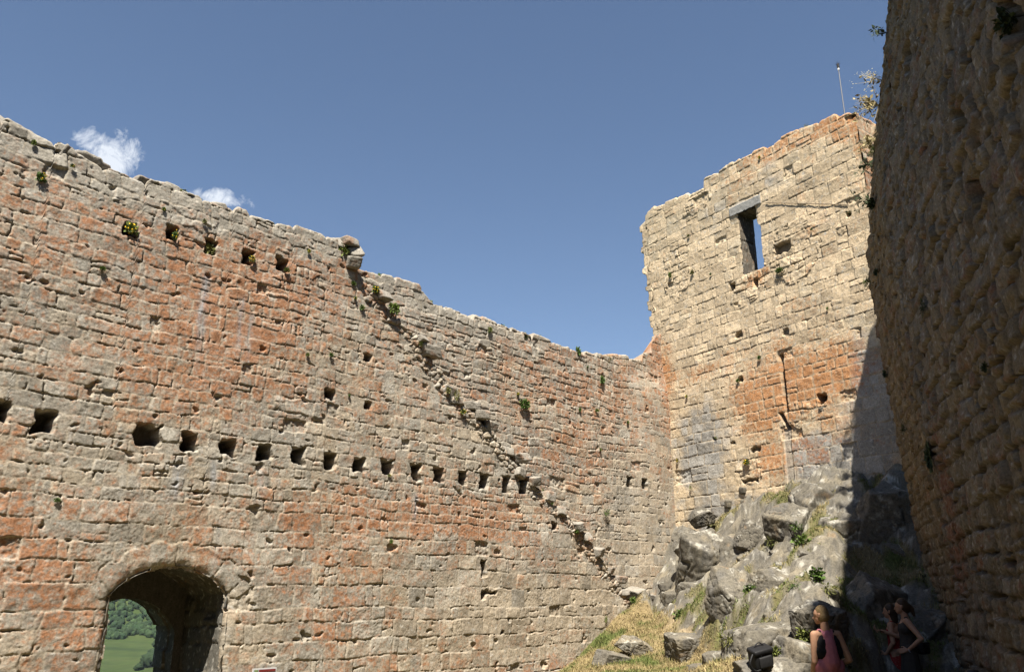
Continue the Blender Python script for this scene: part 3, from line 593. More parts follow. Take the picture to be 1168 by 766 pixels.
def rock(name, size, loc, rotv, seed, mat=None, parent=None, sub=5, rough=.10, warm=0., tone=1., colf=None):
    P, f = rock_shape(size, seed, sub, rough=rough); P = P@rot(*rotv).T
    Wp = P+np.array(loc); c = rock_color(Wp, 40, warm)*tone if colf is None else colf(Wp)
    o = mesh_np(name, P, np.zeros((0, 4)), mat or M_ROCK, parent, c, True, f); o.location = loc; return o
def wallstone_col(W_):
    c = np.array([.34, .315, .27])*(1+.3*fbm3(W_/.2, 3, 5))[:, None]; c = mixc(c, (.42, .22, .12), sstep(.1, .4, fbm3(W_/.25, 3, 8))*.5); return mixc(c, (.5, .47, .41), sstep(.1, .4, fbm3(W_/.07, 3, 9))*.5)
g = random.Random(5)
for px, py, w, hh in ((398,276,.34,.22),(405,288,.3,.26),(402,300,.3,.3),(437,338,.4,.24),(458,368,.3,.2),(489,400,.62,.3),(480,388,.3,.2),(512,446,.36,.26),(520,456,.4,.2),(541,462,.36,.22),(549,474,.4,.24),(561,487,.4,.3),(581,514,.4,.24),(596,522,.42,.26),(592,540,.34,.26),(608,548,.3,.3),(628,566,.32,.28),(640,582,.34,.26),(659,600,.36,.26),(668,612,.3,.24),(681,629,.34,.26),(697,650,.34,.2),(709,660,.4,.24),(712,676,.4,.2),(728,676,.4,.3),(737,682,.5,.34)):
    p = LW.pt(px, py, g.uniform(-.20, -.06)); rock('stair_stub', (w*1.2, .6, hh*1.05), p, (g.uniform(-.1, .1), g.uniform(-.1, .1), math.pi/2-AZL+g.uniform(-.12, .12)), int(px*7+py), parent=lw, sub=4, rough=.10, colf=wallstone_col)
for px, py, w, hh in ((14,143,1.0,.62),(50,164,.95,.5),(104,178,.72,.46),(75,170,.4,.35),(140,197,.5,.3),(165,203,.5,.32),(198,212,.55,.32),(222,222,.45,.26),(389,272,.34,.3),(255,234,.4,.3)):
    p = LW.pt(px, py+5, -.38); rock('capstone', (w, .9, hh), p, (g.uniform(-.1, .1), g.uniform(-.1, .25), math.pi/2-AZL+g.uniform(-.2, .2)), int(px*5+py), parent=lw, sub=4, rough=.14, colf=wallstone_col)
for px, py, w, hh in ((938,466,.26,.14),(848,560,.5,.25),(832,574,.45,.28),(850,574,.4,.3)):
    rock('loose_facing_stone', (w, .3, hh), TW.pt(px, py, -.09), (0, g.uniform(-.2, .2), math.pi/2+g.uniform(-.3, .3)-math.radians(56)), int(px*5+py), parent=tw, sub=3, rough=.14, colf=lambda W_: rock_color(W_, 47, .2))

# the rest of the ward: unseen walls closing the court, added to cut skylight
def plain_wall(P, Q, top, label, seed):
    P, Q = np.array(P), np.array(Q); L = np.linalg.norm(Q-P); d_ = (Q-P)/L; fr = Frame(P, d_, (d_[1], -d_[0])); s_ = np.arange(0, L, .06); tpx = step_profile(lambda s: top+.3*np.sin(s*.5), s_, seed, (.3, .8), .15)
    k_ = np.linspace(0, 1, 180); U = np.repeat(s_[None], 180, 0); V = -3.2+k_[:, None]*(tpx[None]+3.2); h, rn, d = masonry(U, V, seed, lambda v, g: g.uniform(.25, .4), lambda hh, g: g.uniform(.8, 2)*hh)
    o = wall_mesh('curtain_wall', fr, U, V, h, wall_color(U, V, rn, d, seed, 0*U-.05), 1.8, M_STONE); return tag(o, label, 'castle wall', kind='thing')
plain_wall((-9.5, -6.5), (-12.2, 6.6), 6.6, 'plain unseen stone castle wall closing the far left end of the court', 3001)
plain_wall((1.6, -5.6), (-9.8, -6.6), 7.0, 'plain unseen stone castle wall standing behind the viewer', 3002)

# ------------------------------------------------------------------ land beyond the gate
def land(r, az):
    base = np.interp(r, [0, 24, 40, 120, 350, 700, 900, 2000, 3400, 5200, 9000], [-6, -6, -16, -58, -140, -165, -150, -86, 300, 380, 300])
    return base+sstep(300, 900, r)*(14*np.sin(az*9+r/500.)+8*np.sin(az*21-r/300.))
rr = np.concatenate([[.1, 12, 20, 26, 34, 50, 80, 130, 200, 300, 420, 560, 700, 800], np.arange(880, 2400, 24), np.geomspace(2420, 4900, 24)]); az_ = np.radians(np.concatenate([np.arange(-180, -38, 4), np.arange(-38, -10, .35), np.arange(-10, 181, 4)]))
RR, AA = np.meshgrid(rr, az_, indexing='ij'); ZZ = land(RR, AA)
LP = np.stack([RR*np.sin(AA), RR*np.cos(AA), ZZ], -1).reshape(-1, 3)
M_LAND, t, b = new_mat('meadow_land', .95)
n1 = noise(t, .004, 6, .6); n2 = noise(t, .05, 4, .6); tcn = mnode('ShaderNodeTexCoord', t); mp = mnode('ShaderNodeMapping', t); mp.inputs['Rotation'].default_value = (0, 0, .35); mp.inputs['Scale'].default_value = (.002, .018, .01)
t.links.new(tcn.outputs['Object'], mp.inputs[0]); n3 = mnode('ShaderNodeTexNoise', t); n3.inputs['Scale'].default_value = 1.6; n3.inputs['Detail'].default_value = 5; t.links.new(mp.outputs[0], n3.inputs['Vector'])
c1 = ramp(t, n3.outputs['Fac'], [(.30, (.020, .034, .010)), (.42, (.032, .050, .013)), (.62, (.038, .055, .015)), (.75, (.046, .058, .019))]); c2 = ramp(t, n1.outputs['Fac'], [(.3, (.8, .85, .8)), (.7, (1.15, 1.1, 1.1))]); c3 = ramp(t, n2.outputs['Fac'], [(.35, (.85, .85, .85)), (.65, (1.1, 1.1, 1.1))])
t.links.new(mulcol(t, mulcol(t, c1.outputs[0], c2.outputs[0]), c3.outputs[0]), b.inputs['Base Color'])
hl = mesh_np('hills', LP, gridq(*RR.shape), M_LAND); tag(hl, kind='structure')
M_TREE, t, b = new_mat('tree_foliage', .9); at = mnode('ShaderNodeVertexColor', t, layer_name='tone'); nn_ = noise(t, .35, 5, .7); rr_ = ramp(t, nn_.outputs['Fac'], [(.3, (.6, .62, .6)), (.7, (1.35, 1.3, 1.3))]); t.links.new(mulcol(t, at.outputs[0], rr_.outputs[0]), b.inputs['Base Color'])
def crown(R_, seed, sub=3):
    v, f = ICO[sub]; n = 1.1*fbm3(v*1.9, 3, seed % 60, .7)+.9*np.abs(fbm3(v*5.5, 3, seed % 60+3, .7))+.35*np.random.default_rng(seed).normal(size=len(v))*.35; return v*(1+.55*n)[:, None]*np.array([R_, R_, R_*1.15]), f
gt = np.random.default_rng(77); VV = []; FF = []; CC = []; off = 0; shp = [crown(1., k, 3) for k in range(14)]
for i in range(2000):
    r = 1990+1300*gt.random()**1.6; a = math.radians(gt.uniform(-30, -18.5)); R_ = gt.uniform(3.6, 7.6)*(1 if r < 2500 else 1.5); v, f = shp[i % 14]
    edge_ = 1985+26*math.sin(a*60)+18*math.sin(a*151)
    if r < edge_: r = edge_+gt.uniform(0, 20)
    z = float(land(np.array(r), np.array(a))); cz = gt.uniform(-3, 3); p = v*R_@rot(0, 0, gt.uniform(0, 6.28)).T+np.array([r*math.sin(a), r*math.cos(a), z+R_*.75])
    VV.append(p); FF.append(f+off); off += len(v); tt = gt.random(); CC.append(np.tile(np.array([.012+.014*tt, .026+.020*tt, .011+.006*tt])/ALB*(.75+.6*gt.random()), (len(v), 1)))
fo = mesh_np('forest', np.concatenate(VV), np.zeros((0, 4)), M_TREE, None, np.concatenate(CC), True, np.concatenate(FF)); tag(fo, 'dark green forest covering the hillside seen through the gateway', 'forest', kind='stuff')
def land_hit(px, py):
    d_ = pray(px, py); L = np.linspace(300, 3000, 4000); P = d_[None]/np.linalg.norm(d_)*L[:, None]; r = np.hypot(P[:, 0], P[:, 1]); a = np.arctan2(P[:, 0], P[:, 1]); k = np.argmax(P[:, 2] < land(r, a)); return P[k]
M_BARK = flat('tree_bark', (.08, .06, .045))
for i, (px, py, wpx) in enumerate(((183,741,13),(190,746,12),(176,750,14),(188,753,12),(168,760,15),(179,759,14),(187,762,14),(163,717,8),(142,723,6),(157,764,7))):
    p = land_hit(px, py); dist = float(np.hypot(p[0], p[1])); Rm = wpx/F*dist*.5; P_ = []; F_ = []; o_ = 0
    for k in range(4):
        v, f = crown(Rm*(.75 if k else 1.), i*5+k+20, 3); v = v*np.array([1, 1, .75]); P_.append(v+np.array([gt.uniform(-.7, .7)*Rm, gt.uniform(-.5, .5)*Rm, Rm*.8+gt.uniform(-.3, .2)*Rm])); F_.append(f+o_); o_ += len(v)
    tr = empty('field_tree', p); tag(tr, 'round dark green tree standing in the meadow seen through the gateway', 'tree', 'trees in the meadow beyond the gate')
    mesh_np('crown', np.concatenate(P_), np.zeros((0, 4)), M_TREE, tr, np.tile(np.array([[.016, .030, .012]])/ALB, (o_, 1)), True, np.concatenate(F_))
    bm = bmesh.new(); bmesh.ops.create_cone(bm, segments=8, radius1=Rm*.09, radius2=Rm*.05, depth=Rm*1.2, cap_ends=True); bmesh.ops.translate(bm, verts=bm.verts, vec=(0, 0, Rm*.4)); bm_obj('trunk', bm, M_BARK, tr)

# ------------------------------------------------------------------ boulders under the keep
BL = [ # px, py, depth, width, depth, height, rot, label
 (802,648,20.2,1.5,1.4,2.0,(.45,-.35,.7),'broad grey slab leaning against the foot of the keep in the wall corner'),
 (843,650,19.6,1.3,1.3,1.7,(.5,.25,.3),'narrower grey slab right of the broad slab in the wall corner'),
 (790,618,21.0,.9,.9,.9,(.2,.4,.2),'upper piece of the corner slab touching the lowest keep courses'),
 (905,612,18.3,.95,1.0,1.5,(.3,-.55,.4),'dark leaning block with a shadowed hollow under its left side'),
 (932,590,18.6,1.3,1.2,1.7,(.2,.2,.3),'tall grey rock with pale lichen just under the tower masonry'),
 (973,620,17.2,1.5,1.4,1.6,(.3,.5,.2),'pale sloping rock crossed by the shadow edge'),
 (1020,598,17.0,1.9,1.4,1.9,(.2,.2,.3),'big rock in deep shade between the keep and the right wall'),
 (860,612,19.0,.8,.7,.8,(.1,.2,.3),'small tan rock beside the shadowed hollow'),
 (888,672,16.2,1.15,1.0,.95,(.2,.1,.2),'rounded grey rock split by a crack'),
 (840,692,16.4,.85,1.0,1.5,(.1,-.2,.4),'upright whitish rock at the edge of the grass mound'),
 (905,700,15.2,.8,.8,.8,(.2,.2,.1),'small cracked rock below the split boulder'),
 (868,738,13.6,1.6,1.2,.95,(.1,-.25,.3),'low broad grey rock behind the black bag'),
 (822,757,14.0,.6,.7,.5,(.1,.1,.4),'low rock on the grass at the bottom of the slope'),
 (930,708,12.8,.75,.8,.62,(.2,.15,.5),'speckled boulder beside the head of the person in pink'),
 (915,752,11.7,.62,.6,.62,(.1,.1,.2),'sunlit round boulder left of the person in pink'),
 (895,775,11.6,1.2,.8,.6,(.1,.05,.1),'flat rock under the black bag'),
 (1000,722,15.0,1.75,1.1,1.7,(.1,.2,.3),'large shaded boulder behind the two women'),
 (1012,750,14.4,.7,.6,1.0,(.05,.1,.1),'upright shaded stone just behind the red dress'),
 (1056,735,14.5,1.2,.9,1.3,(.1,-.2,.4),'shaded boulder right of the woman in the dark dress'),
 (955,655,16.2,.9,.7,.5,(.1,.2,.3),'low ledge of rock above the shaded turf'),
 (1042,632,16.4,1.0,.7,.4,(.1,.1,.3),'low shaded rock at the foot of the right wall'),
 (785,738,17.0,1.0,.8,.6,(.2,.1,.2),'weathered outcrop in the middle of the grass mound'),
 (728,738,18.0,.9,.6,.42,(.1,.3,.2),'pale stone poking out of the dry grass'),
 (697,752,17.6,.75,.5,.36,(.2,.1,.5),'greyish stone half sunk in the grass left of the pale stone'),
 (769,683,20.6,.6,.5,.5,(.1,.1,.2),'squat rock at the bottom of the corner slab'),
 (795,678,19.4,.7,.6,.6,(.1,.2,.6),'low rock in front of the corner slab'),
 (800,590,21.2,.8,.6,.45,(.1,-.2,.6),'rough rock ledge under the lowest grey courses of the keep'),
]
for i, (px, py, dp, w, dd, hh, rv, lab) in enumerate(BL):
    py += 3 if hh > .6 else 1
    o = rock('boulder', (w*1.12, dd*1.05, hh*1.08), pdep(px, py, dp), rv, 900+i*13, sub=6 if w > .7 else 5, warm=.0 if px < 960 else -.1, rough=.13); tag(o, lab, 'boulder', 'boulders under the keep')
gs_ = random.Random(8)
for i in range(26):
    px, py = gs_.uniform(775, 955), gs_.uniform(590, 764); y_ = float(np.interp(py, [590, 640, 690, 730, 764], [19.5, 17.6, 15.8, 13.6, 12.2])); p = pdep(px, py, y_); p[2] = float(ground(np.array([p[0]]), np.array([p[1]]))[0])+.03; w = gs_.uniform(.14, .4); p[2] -= w*.15
    o = rock('rock_fragment', (w, w*gs_.uniform(.6, 1), w*gs_.uniform(.5, .9)), p, (gs_.uniform(-.5, .5), gs_.uniform(-.5, .5), gs_.uniform(0, 6)), 3000+i*7, sub=4, rough=.16); tag(o, 'small angular grey rock lying among the boulders under the keep', 'rock', 'small rocks among the boulders')
# square block and rough steps in the corner
o = rock('stone_block', (.85, .5, .5), LW.pt(746, 671, .45), (0, 0, math.pi/2-AZL), 77, sub=4, rough=.05, tone=.75); tag(o, 'dark squared stone block standing in the corner of the walls', 'stone block')
for k in range(3):
    p = LW.pt(752, 685, .6+.25*k); p[2] -= .02+.14*k; o = rock('rough_step', (.95, .4, .2), p, (0, .05, math.pi/2-AZL+.1), 60+k, sub=4, rough=.08, warm=.2); tag(o, ['upper', 'middle', 'lowest'][k]+' of the three rough stone steps in the wall corner', 'step', 'rough steps in the corner')

# ------------------------------------------------------------------ grass
bpy.context.view_layer.update()
DG = bpy.context.evaluated_depsgraph_get()
def pick(px, py):
    d_ = Vector(pray(px, py)).normalized(); ok, loc, nor, idx, ob, mat = SC.ray_cast(DG, Vector((0, 0, 0)), d_); return np.array(loc), np.array(nor), (ob.name if ok else '')
def drop(x, y, z0=6.):
    ok, loc, nor, idx, ob, mat = SC.ray_cast(DG, Vector((x, y, z0)), Vector((0, 0, -1))); return loc.z
gg = np.random.default_rng(31)
def blades(X, Y, Z, L, Cb, name, mat, parent=None, lean_=.5, wd=.006):
    n = len(X); a = gg.uniform(0, 6.28, n); b_ = gg.uniform(0, 6.28, n); w = wd*gg.uniform(.6, 1.5, n); ln = L*gg.uniform(.1, lean_*1.6, n); lx, ly = np.cos(b_)*ln, np.sin(b_)*ln; hz = np.sqrt(np.maximum(L*L-ln*ln, (.3*L)**2)); cx, cy = np.cos(a)*w, np.sin(a)*w
    p0 = np.stack([X-cx, Y-cy, Z-.01], -1); p1 = np.stack([X+cx, Y+cy, Z-.01], -1); p2 = np.stack([X+cx*.8+lx*.35, Y+cy*.8+ly*.35, Z+hz*.6], -1); p3 = np.stack([X-cx*.8+lx*.35, Y-cy*.8+ly*.35, Z+hz*.6], -1); p4 = np.stack([X+lx, Y+ly, Z+hz*.95], -1)
    V = np.stack([p0, p1, p2, p3, p4], 1).reshape(-1, 3); i = np.arange(n)[:, None]*5; return mesh_np(name, V, i+np.array([[0, 1, 2, 3]]), mat, parent, np.repeat(Cb, 5, 0), False, i+np.array([[3, 2, 4]]))
M_GRASS, t, b = new_mat('dry_grass', .7); at = mnode('ShaderNodeVertexColor', t, layer_name='tone'); t.links.new(at.outputs[0], b.inputs['Base Color'])
N = 420000; X = gg.uniform(0, 8.5, N); Y = gg.uniform(9, 22.8, N); fx = np.interp(Y, gy, np.arange(len(gy))); fz = np.interp(X, gx, np.arange(len(gx))); iy = fx.astype(int).clip(0, len(gy)-2); ix = fz.astype(int).clip(0, len(gx)-2); ty, tx = fx-iy, fz-ix
Z = (GZ[iy, ix]*(1-ty)*(1-tx)+GZ[iy+1, ix]*ty*(1-tx)+GZ[iy, ix+1]*(1-ty)*tx+GZ[iy+1, ix+1]*ty*tx); mnb = mn.reshape(GX.shape)[iy, ix]; hb = hol.reshape(GX.shape)[iy, ix]; pb = path.reshape(GX.shape)[iy, ix]
inwall = ((np.stack([X, Y], -1)-LW.P0)@LW.n > .05) & ((np.stack([X, Y], -1)-C0)@TW.n > .05)
dens = (1-mnb)*(.35+.65*sstep(-.2, .3, fbm(X/.35, Y/.35, 2, 71)))*(1-.85*pb)+mnb*hb*.75; kp = (gg.random(N) < dens) & inwall & (np.abs(X/Y) < .75)
X, Y, Z = X[kp], Y[kp], Z[kp]; gm_ = sstep(-.15, .3, fbm(X/.8, Y/.8, 3, 62)+.3*(gg.random(len(X))-.5)+.25*mnb[kp]*hb[kp]); st_ = np.array([.42, .335, .165]); gr_ = np.array([.15, .185, .05]); Cb = (st_+(gr_-st_)*gm_[:, None])*gg.uniform(.65, 1.25, (len(X), 1))
gr = blades(X, Y, Z, .035+.085*gg.random(len(X))**1.5*(1-.3*gm_), Cb, 'grass', M_GRASS, lean_=1.1, wd=.006); tag(gr, 'dry yellow and green grass over the mound and the hollows of the rock', 'grass', kind='stuff')

# ------------------------------------------------------------------ plants rooted in the walls
M_LEAF, t, b = new_mat('plant_leaf', .6); oi = mnode('ShaderNodeObjectInfo', t); r_ = ramp(t, oi.outputs['Random'], [(0, (.060, .105, .022)), (.4, (.085, .135, .028)), (.75, (.12, .15, .035)), (1, (.15, .14, .05))]); n1 = noise(t, 70, 3); r2_ = ramp(t, n1.outputs['Fac'], [(.3, (.65,)*3), (.7, (1.3,)*3)]); t.links.new(mulcol(t, r_.outputs[0], r2_.outputs[0]), b.inputs['Base Color']); M_DRY = flat('dry_stem', (.30, .25, .13), .8, .3, 60); M_DKLEAF = flat('dull_leaf', (.040, .055, .024), .7, .4, 60)
M_YEL = flat('yellow_petal', (.75, .50, .03), .6, .15, 60); M_WHT = flat('pale_petal', (.62, .60, .48), .6, .15, 60)
def leaf_clump(seed, R_=.1, n=170, kind='round'):
    g = np.random.default_rng(seed); V = []; Q = []
    for i in range(n):
        d_ = g.normal(size=3); d_[1] = -abs(d_[1])*.9; d_ /= np.linalg.norm(d_); base = d_*R_*g.uniform(.1, .8)*np.array([1, .8, .9])
        L = R_*g.uniform(.28, .55); w = L*(.38 if kind == 'round' else .12); up = g.normal(size=3); s_ = np.cross(d_, up); s_ /= np.linalg.norm(s_)+1e-9; tip = d_+np.array([0, 0, g.uniform(-.5, .7)])+g.normal(size=3)*.4; tip /= np.linalg.norm(tip); dn = np.cross(s_, tip)*L*.12
        k = len(V); V += [base, base+tip*L*.45+s_*w+dn, base+tip*L, base+tip*L*.45-s_*w+dn]; Q.append((k, k+1, k+2, k+3))
    # stalks back to the root
    for i in range(10):
        d_ = g.normal(size=3); d_[1] = -abs(d_[1]); d_ /= np.linalg.norm(d_); e = d_*R_*.9; s_ = np.array([.004, 0, .002]); k = len(V); r0 = np.array([0, .05, 0]); V += [r0-s_, r0+s_, e+s_*.5, e-s_*.5]; Q.append((k, k+1, k+2, k+3))
    me = bpy.data.meshes.new('leaves'); me.from_pydata([tuple(map(float, v)) for v in V], [], Q); me.update(); return me
def flower_mesh(seed, R_, n, mat):
    g = np.random.default_rng(seed); bm = bmesh.new()
    org = bm.verts.new((0, .03, 0))
    for i in range(n):
        d_ = g.normal(size=3); d_[1] = -abs(d_[1])-.4; d_ /= np.linalg.norm(d_); c = Vector(d_*R_*g.uniform(.8, 1.1)); rad = R_*g.uniform(.10, .17)
        nrm = Vector(d_); t1 = nrm.orthogonal().normalized(); t2 = nrm.cross(t1); ctr = bm.verts.new(c+nrm*rad*.25); ring = [bm.verts.new(c+(t1*math.cos(k*math.pi/5)+t2*math.sin(k*math.pi/5))*rad*(1 if k % 2 == 0 else .55)) for k in range(10)]
        for k in range(10): bm.faces.new((ctr, ring[k], ring[(k+1) % 10]))
        bm.faces.new((org, ring[0], bm.verts.new(ring[0].co+t2*.004)))
    me = bpy.data.meshes.new('flowers'); bm.to_mesh(me); bm.free(); me.materials.append(mat); return me
CL = [leaf_clump(k) for k in range(5)]; CLT = [leaf_clump(k+20, kind='thin', n=110) for k in range(3)]
for m in CL: m.materials.append(M_LEAF)
for m in CLT: m.materials.append(M_LEAF)
FLW = [flower_mesh(k, .1, 9, M_YEL) for k in range(3)]; npl = 0
def surf_h(fr, u, z):
    if fr is RW: return 0.
    s_, V_, h_ = SURF['l' if fr is LW else 't']; i = int(np.argmin(np.abs(s_-u))); j = int(np.argmin(np.abs(V_[:, i]-z))); return float(np.clip(h_[max(j-5, 0):j+6, max(i-5, 0):i+6].max(), -.4, .1))
def plant(fr, px, py, size, lab, fl=False, thin=False, h=.03, sq=(1, 1, 1), dark=False):
    global npl
    me = (CLT if thin else CL)[npl % (3 if thin else 5)]
    if dark: me = me.copy(); me.materials.clear(); me.materials.append(M_DKLEAF)
    uu, zz_ = (float(q) for q in fr.px(px, py)); tp0 = float(np.interp(uu, scol, tprof)) if fr is LW else float(np.interp(uu, sT, tpT)) if fr is TW else 99.
    h = h+surf_h(fr, uu, zz_)-.01
    if zz_ > tp0-.10: zz_, h = min(zz_, tp0-.01), h-.10                       # rooted on the wall head
    o = bpy.data.objects.new('wall_plant', me); COL.objects.link(o); o.location = fr.at(uu, zz_, h); o.rotation_euler = (0, 0, math.atan2(fr.n[1], fr.n[0])+math.pi/2); k = size/.2*.72; q_ = random.Random(npl); o.scale = (k*sq[0]*q_.uniform(.75, 1.35), k*sq[1], k*sq[2]*q_.uniform(.75, 1.4)); tag(o, lab, 'plant', 'plants rooted in the walls')
    if fl: f = bpy.data.objects.new('flowers', FLW[npl % 3]); COL.objects.link(f); f.parent = o
    npl += 1; return o
for px, py, sz, lab, fl, th in (
 (149,261,.26,'yellow flowering plant in the leftmost of the upper row of holes',1,0),(199,269,.2,'yellow flowering plant in the second hole of the upper row',1,0),(241,283,.24,'leafy green plant filling the third hole of the upper row',0,0),(286,296,.2,'yellow flowering plant in the fourth hole of the upper row',1,0),(325,309,.2,'low green plant in the rightmost hole of the upper row',0,0),
 (46,203,.2,'small plant with yellow flowers high at the left end of the long wall',1,0),(126,197,.16,'tiny plant beside the round capstone on the long wall head',0,0),(82,190,.12,'tiny flowering plant under the head of the long wall near its left end',1,0),(38,163,.12,'tiny green tuft between the two largest capstones',0,0),(116,307,.14,'small green plant in a joint below the upper row of holes',0,0),
 (211,216,.18,'dark green cushion on the wall head above the third upper hole',0,0),(230,227,.13,'little tuft on the wall head above the fourth upper hole',0,1),(232,253,.11,'tiny green tuft on freshly broken white stones',0,0),(186,239,.1,'tiny yellow flower under the head of the long wall',1,0),
 (313,255,.14,'small tuft at the wall head right of the upper holes',0,1),(326,251,.12,'thin grass tuft on the wall head before the step in it',0,1),(372,276,.14,'little plant left of the step in the wall head',0,0),(392,282,.34,'dark bushy plant in the gap at the step of the wall head',0,0),(351,287,.12,'yellow flowering tuft just left of the top of the stair scar',1,0),
 (420,299,.2,'mossy cushion on the wall head right of the step',0,1),(447,311,.22,'green cushion on the wall head above the stair scar',0,0),(504,341,.22,'green tuft hanging at the lower step of the wall head',0,0),(585,369,.22,'round dark green cushion near the wall head past its lower step',0,0),(567,373,.15,'small plant just left of the round dark cushion',0,0),
 (611,379,.24,'green cushion hanging from the wall head in the middle',0,0),(670,398,.3,'dark cushion hanging from the low wall head close to the keep',0,0),(683,401,.15,'small tuft on the wall head next to the keep',0,1),(705,406,.3,'wide mossy tuft on the lowest part of the wall head',0,1),(628,376,.2,'dry stalks on the wall head in the middle',0,1),
 (403,323,.16,'small green plant on the upper part of the stair scar',0,0),(427,331,.26,'yellow flowering plant under the first large stair stone',1,0),(405,340,.15,'yellow flowering tuft left of the large stair stones',1,0),(412,351,.2,'green plant just under the yellow flowering tuft on the scar',0,0),(446,353,.34,'bright green bushy plant on the stair scar',0,0),(477,392,.18,'flat green plant above the largest stair stone',0,1),
 (509,446,.18,'dark green plant on the middle of the stair scar',0,0),(519,450,.28,'pale tuft of grass on the middle of the stair scar',0,1),(526,470,.2,'green plant with yellow flowers below the grass tuft on the scar',1,0),(606,459,.40,'largest green plant hanging on the open face of the long wall',0,0),(601,447,.15,'small flowering plant above the largest hanging plant',1,0),
 (696,431,.26,'green tuft hanging in a joint near the right end of the long wall',0,0),(680,416,.12,'tiny plant in a joint under the low wall head',0,0),(690,466,.18,'small green plant on the right part of the long wall',0,0),(671,465,.15,'little green plant left of its twin on the right part of the long wall',0,0),(724,480,.15,'yellow flowering plant close to the corner of the walls',1,0),(694,511,.13,'tiny plant on the reddish stones near the corner',0,0),(566,376,.1,'speck of green under the middle of the wall head',0,0),
 (626,563,.40,'tall grassy tuft at the lower part of the stair scar',0,1),(700,583,.34,'mossy streak of grass low on the wall near the corner',0,1),(349,405,.14,'small green plant in the middle of the long wall',0,0),(376,405,.13,'small green plant right of its twin in the middle of the long wall',0,0),(398,451,.1,'tiny plant next to a small square hole',0,0),(443,542,.1,'tiny yellow flower in a hole of the long lower row',1,0),(444,617,.1,'speck of green in a joint below the lower row of holes',0,0),
 (655,606,.2,'green plant between the lower stair stones',0,0),(638,572,.2,'plant behind the lower stair stones',0,0),(719,684,.28,'green plant in the dark hole at the foot of the stair scar',0,0),(690,705,.22,'grass tuft at the foot of the long wall',0,1),(64,570,.12,'tiny plant in the open joints at the lower left',0,0)):
    plant(LW, px, py, sz, lab, fl, th, h=.02 if sz < .3 else .06)
for px, py, sz, lab, fl, th in (
 (766,314,.22,'dark green tuft left of its twin on the upper keep face',0,0),(791,311,.2,'dark green tuft left of the tower window',0,0),(812,313,.12,'tiny plant between the tower window and the green tufts',0,0),(891,309,.28,'green plant right below the tower window',0,0),(786,269,.14,'small plant high on the left side of the keep',0,0),(867,408,.16,'small plant left of the narrow slit',0,0),(843,434,.18,'plant in a dark hole in the orange band of the keep',0,0),
 (784,452,.16,'yellow flowering plant near the left edge of the keep',1,0),(774,525,.16,'green plant in the corner between long wall and keep',1,0),(789,556,.16,'brownish tuft on the grey lower courses',0,1),(853,527,.28,'tall yellow flowering plant at the orange edge of the keep foot',1,0),(818,499,.12,'tiny dull tuft on the grey courses',0,1),(867,180,.14,'yellow flowering tuft at the top of the keep',1,0),(918,142,.3,'tuft of dry grass on top of the keep',0,1),(877,163,.16,'pale stalks on the step of the keep top',0,1),(770,226,.16,'little cushion on the left part of the keep top',0,0),(927,262,.1,'tiny plant on the right side of the upper keep',0,0),(945,352,.1,'speck of green on the middle of the keep',0,0)):
    plant(TW, px, py, sz, lab, fl, th)
# plants on the shaded wall: rooted where the sight line meets its edge
def rplant(px, py, sz, lab, thin=False, dark=True, sq=(1, 1, 1)):
    for k in range(0, 60, 3):
        P, n_, nm = pick(px+k, py)
        if nm == rw.name: break
    o = plant(RW, 1100, 500, sz, lab, 0, thin, dark=dark, sq=sq); o.location = P+np.array([RW.n[0], RW.n[1], 0])*.03; return o
rplant(992,172,.35,'straw coloured grass tuft at the edge of the shaded wall beside the tower top',True,False)
rplant(998,232,.4,'dark bushy sprig on the edge of the shaded wall level with the tower window',False); rplant(992,322,.4,'green tuft on the edge of the shaded wall half way up',True,False); rplant(1002,310,.2,'small dark plant on the shaded wall beside the green tuft',False)
rplant(1063,520,.42,'dark plant hanging on the shaded wall where it bends',False,sq=(1, .6, 1.8)); rplant(1155,25,.42,'dark bush high on the shaded wall in the top right corner',False); rplant(1034,489,.25,'thin dark twig low on the edge of the shaded wall',True); rplant(1012,426,.2,'little dark plant above the shadow on the wall edge',False); rplant(1128,418,.16,'tiny plant in a deep joint of the shaded wall',False); rplant(1056,350,.3,'dull green streak of leaves on the far part of the shaded wall',True,True,(1,.6,2.2))
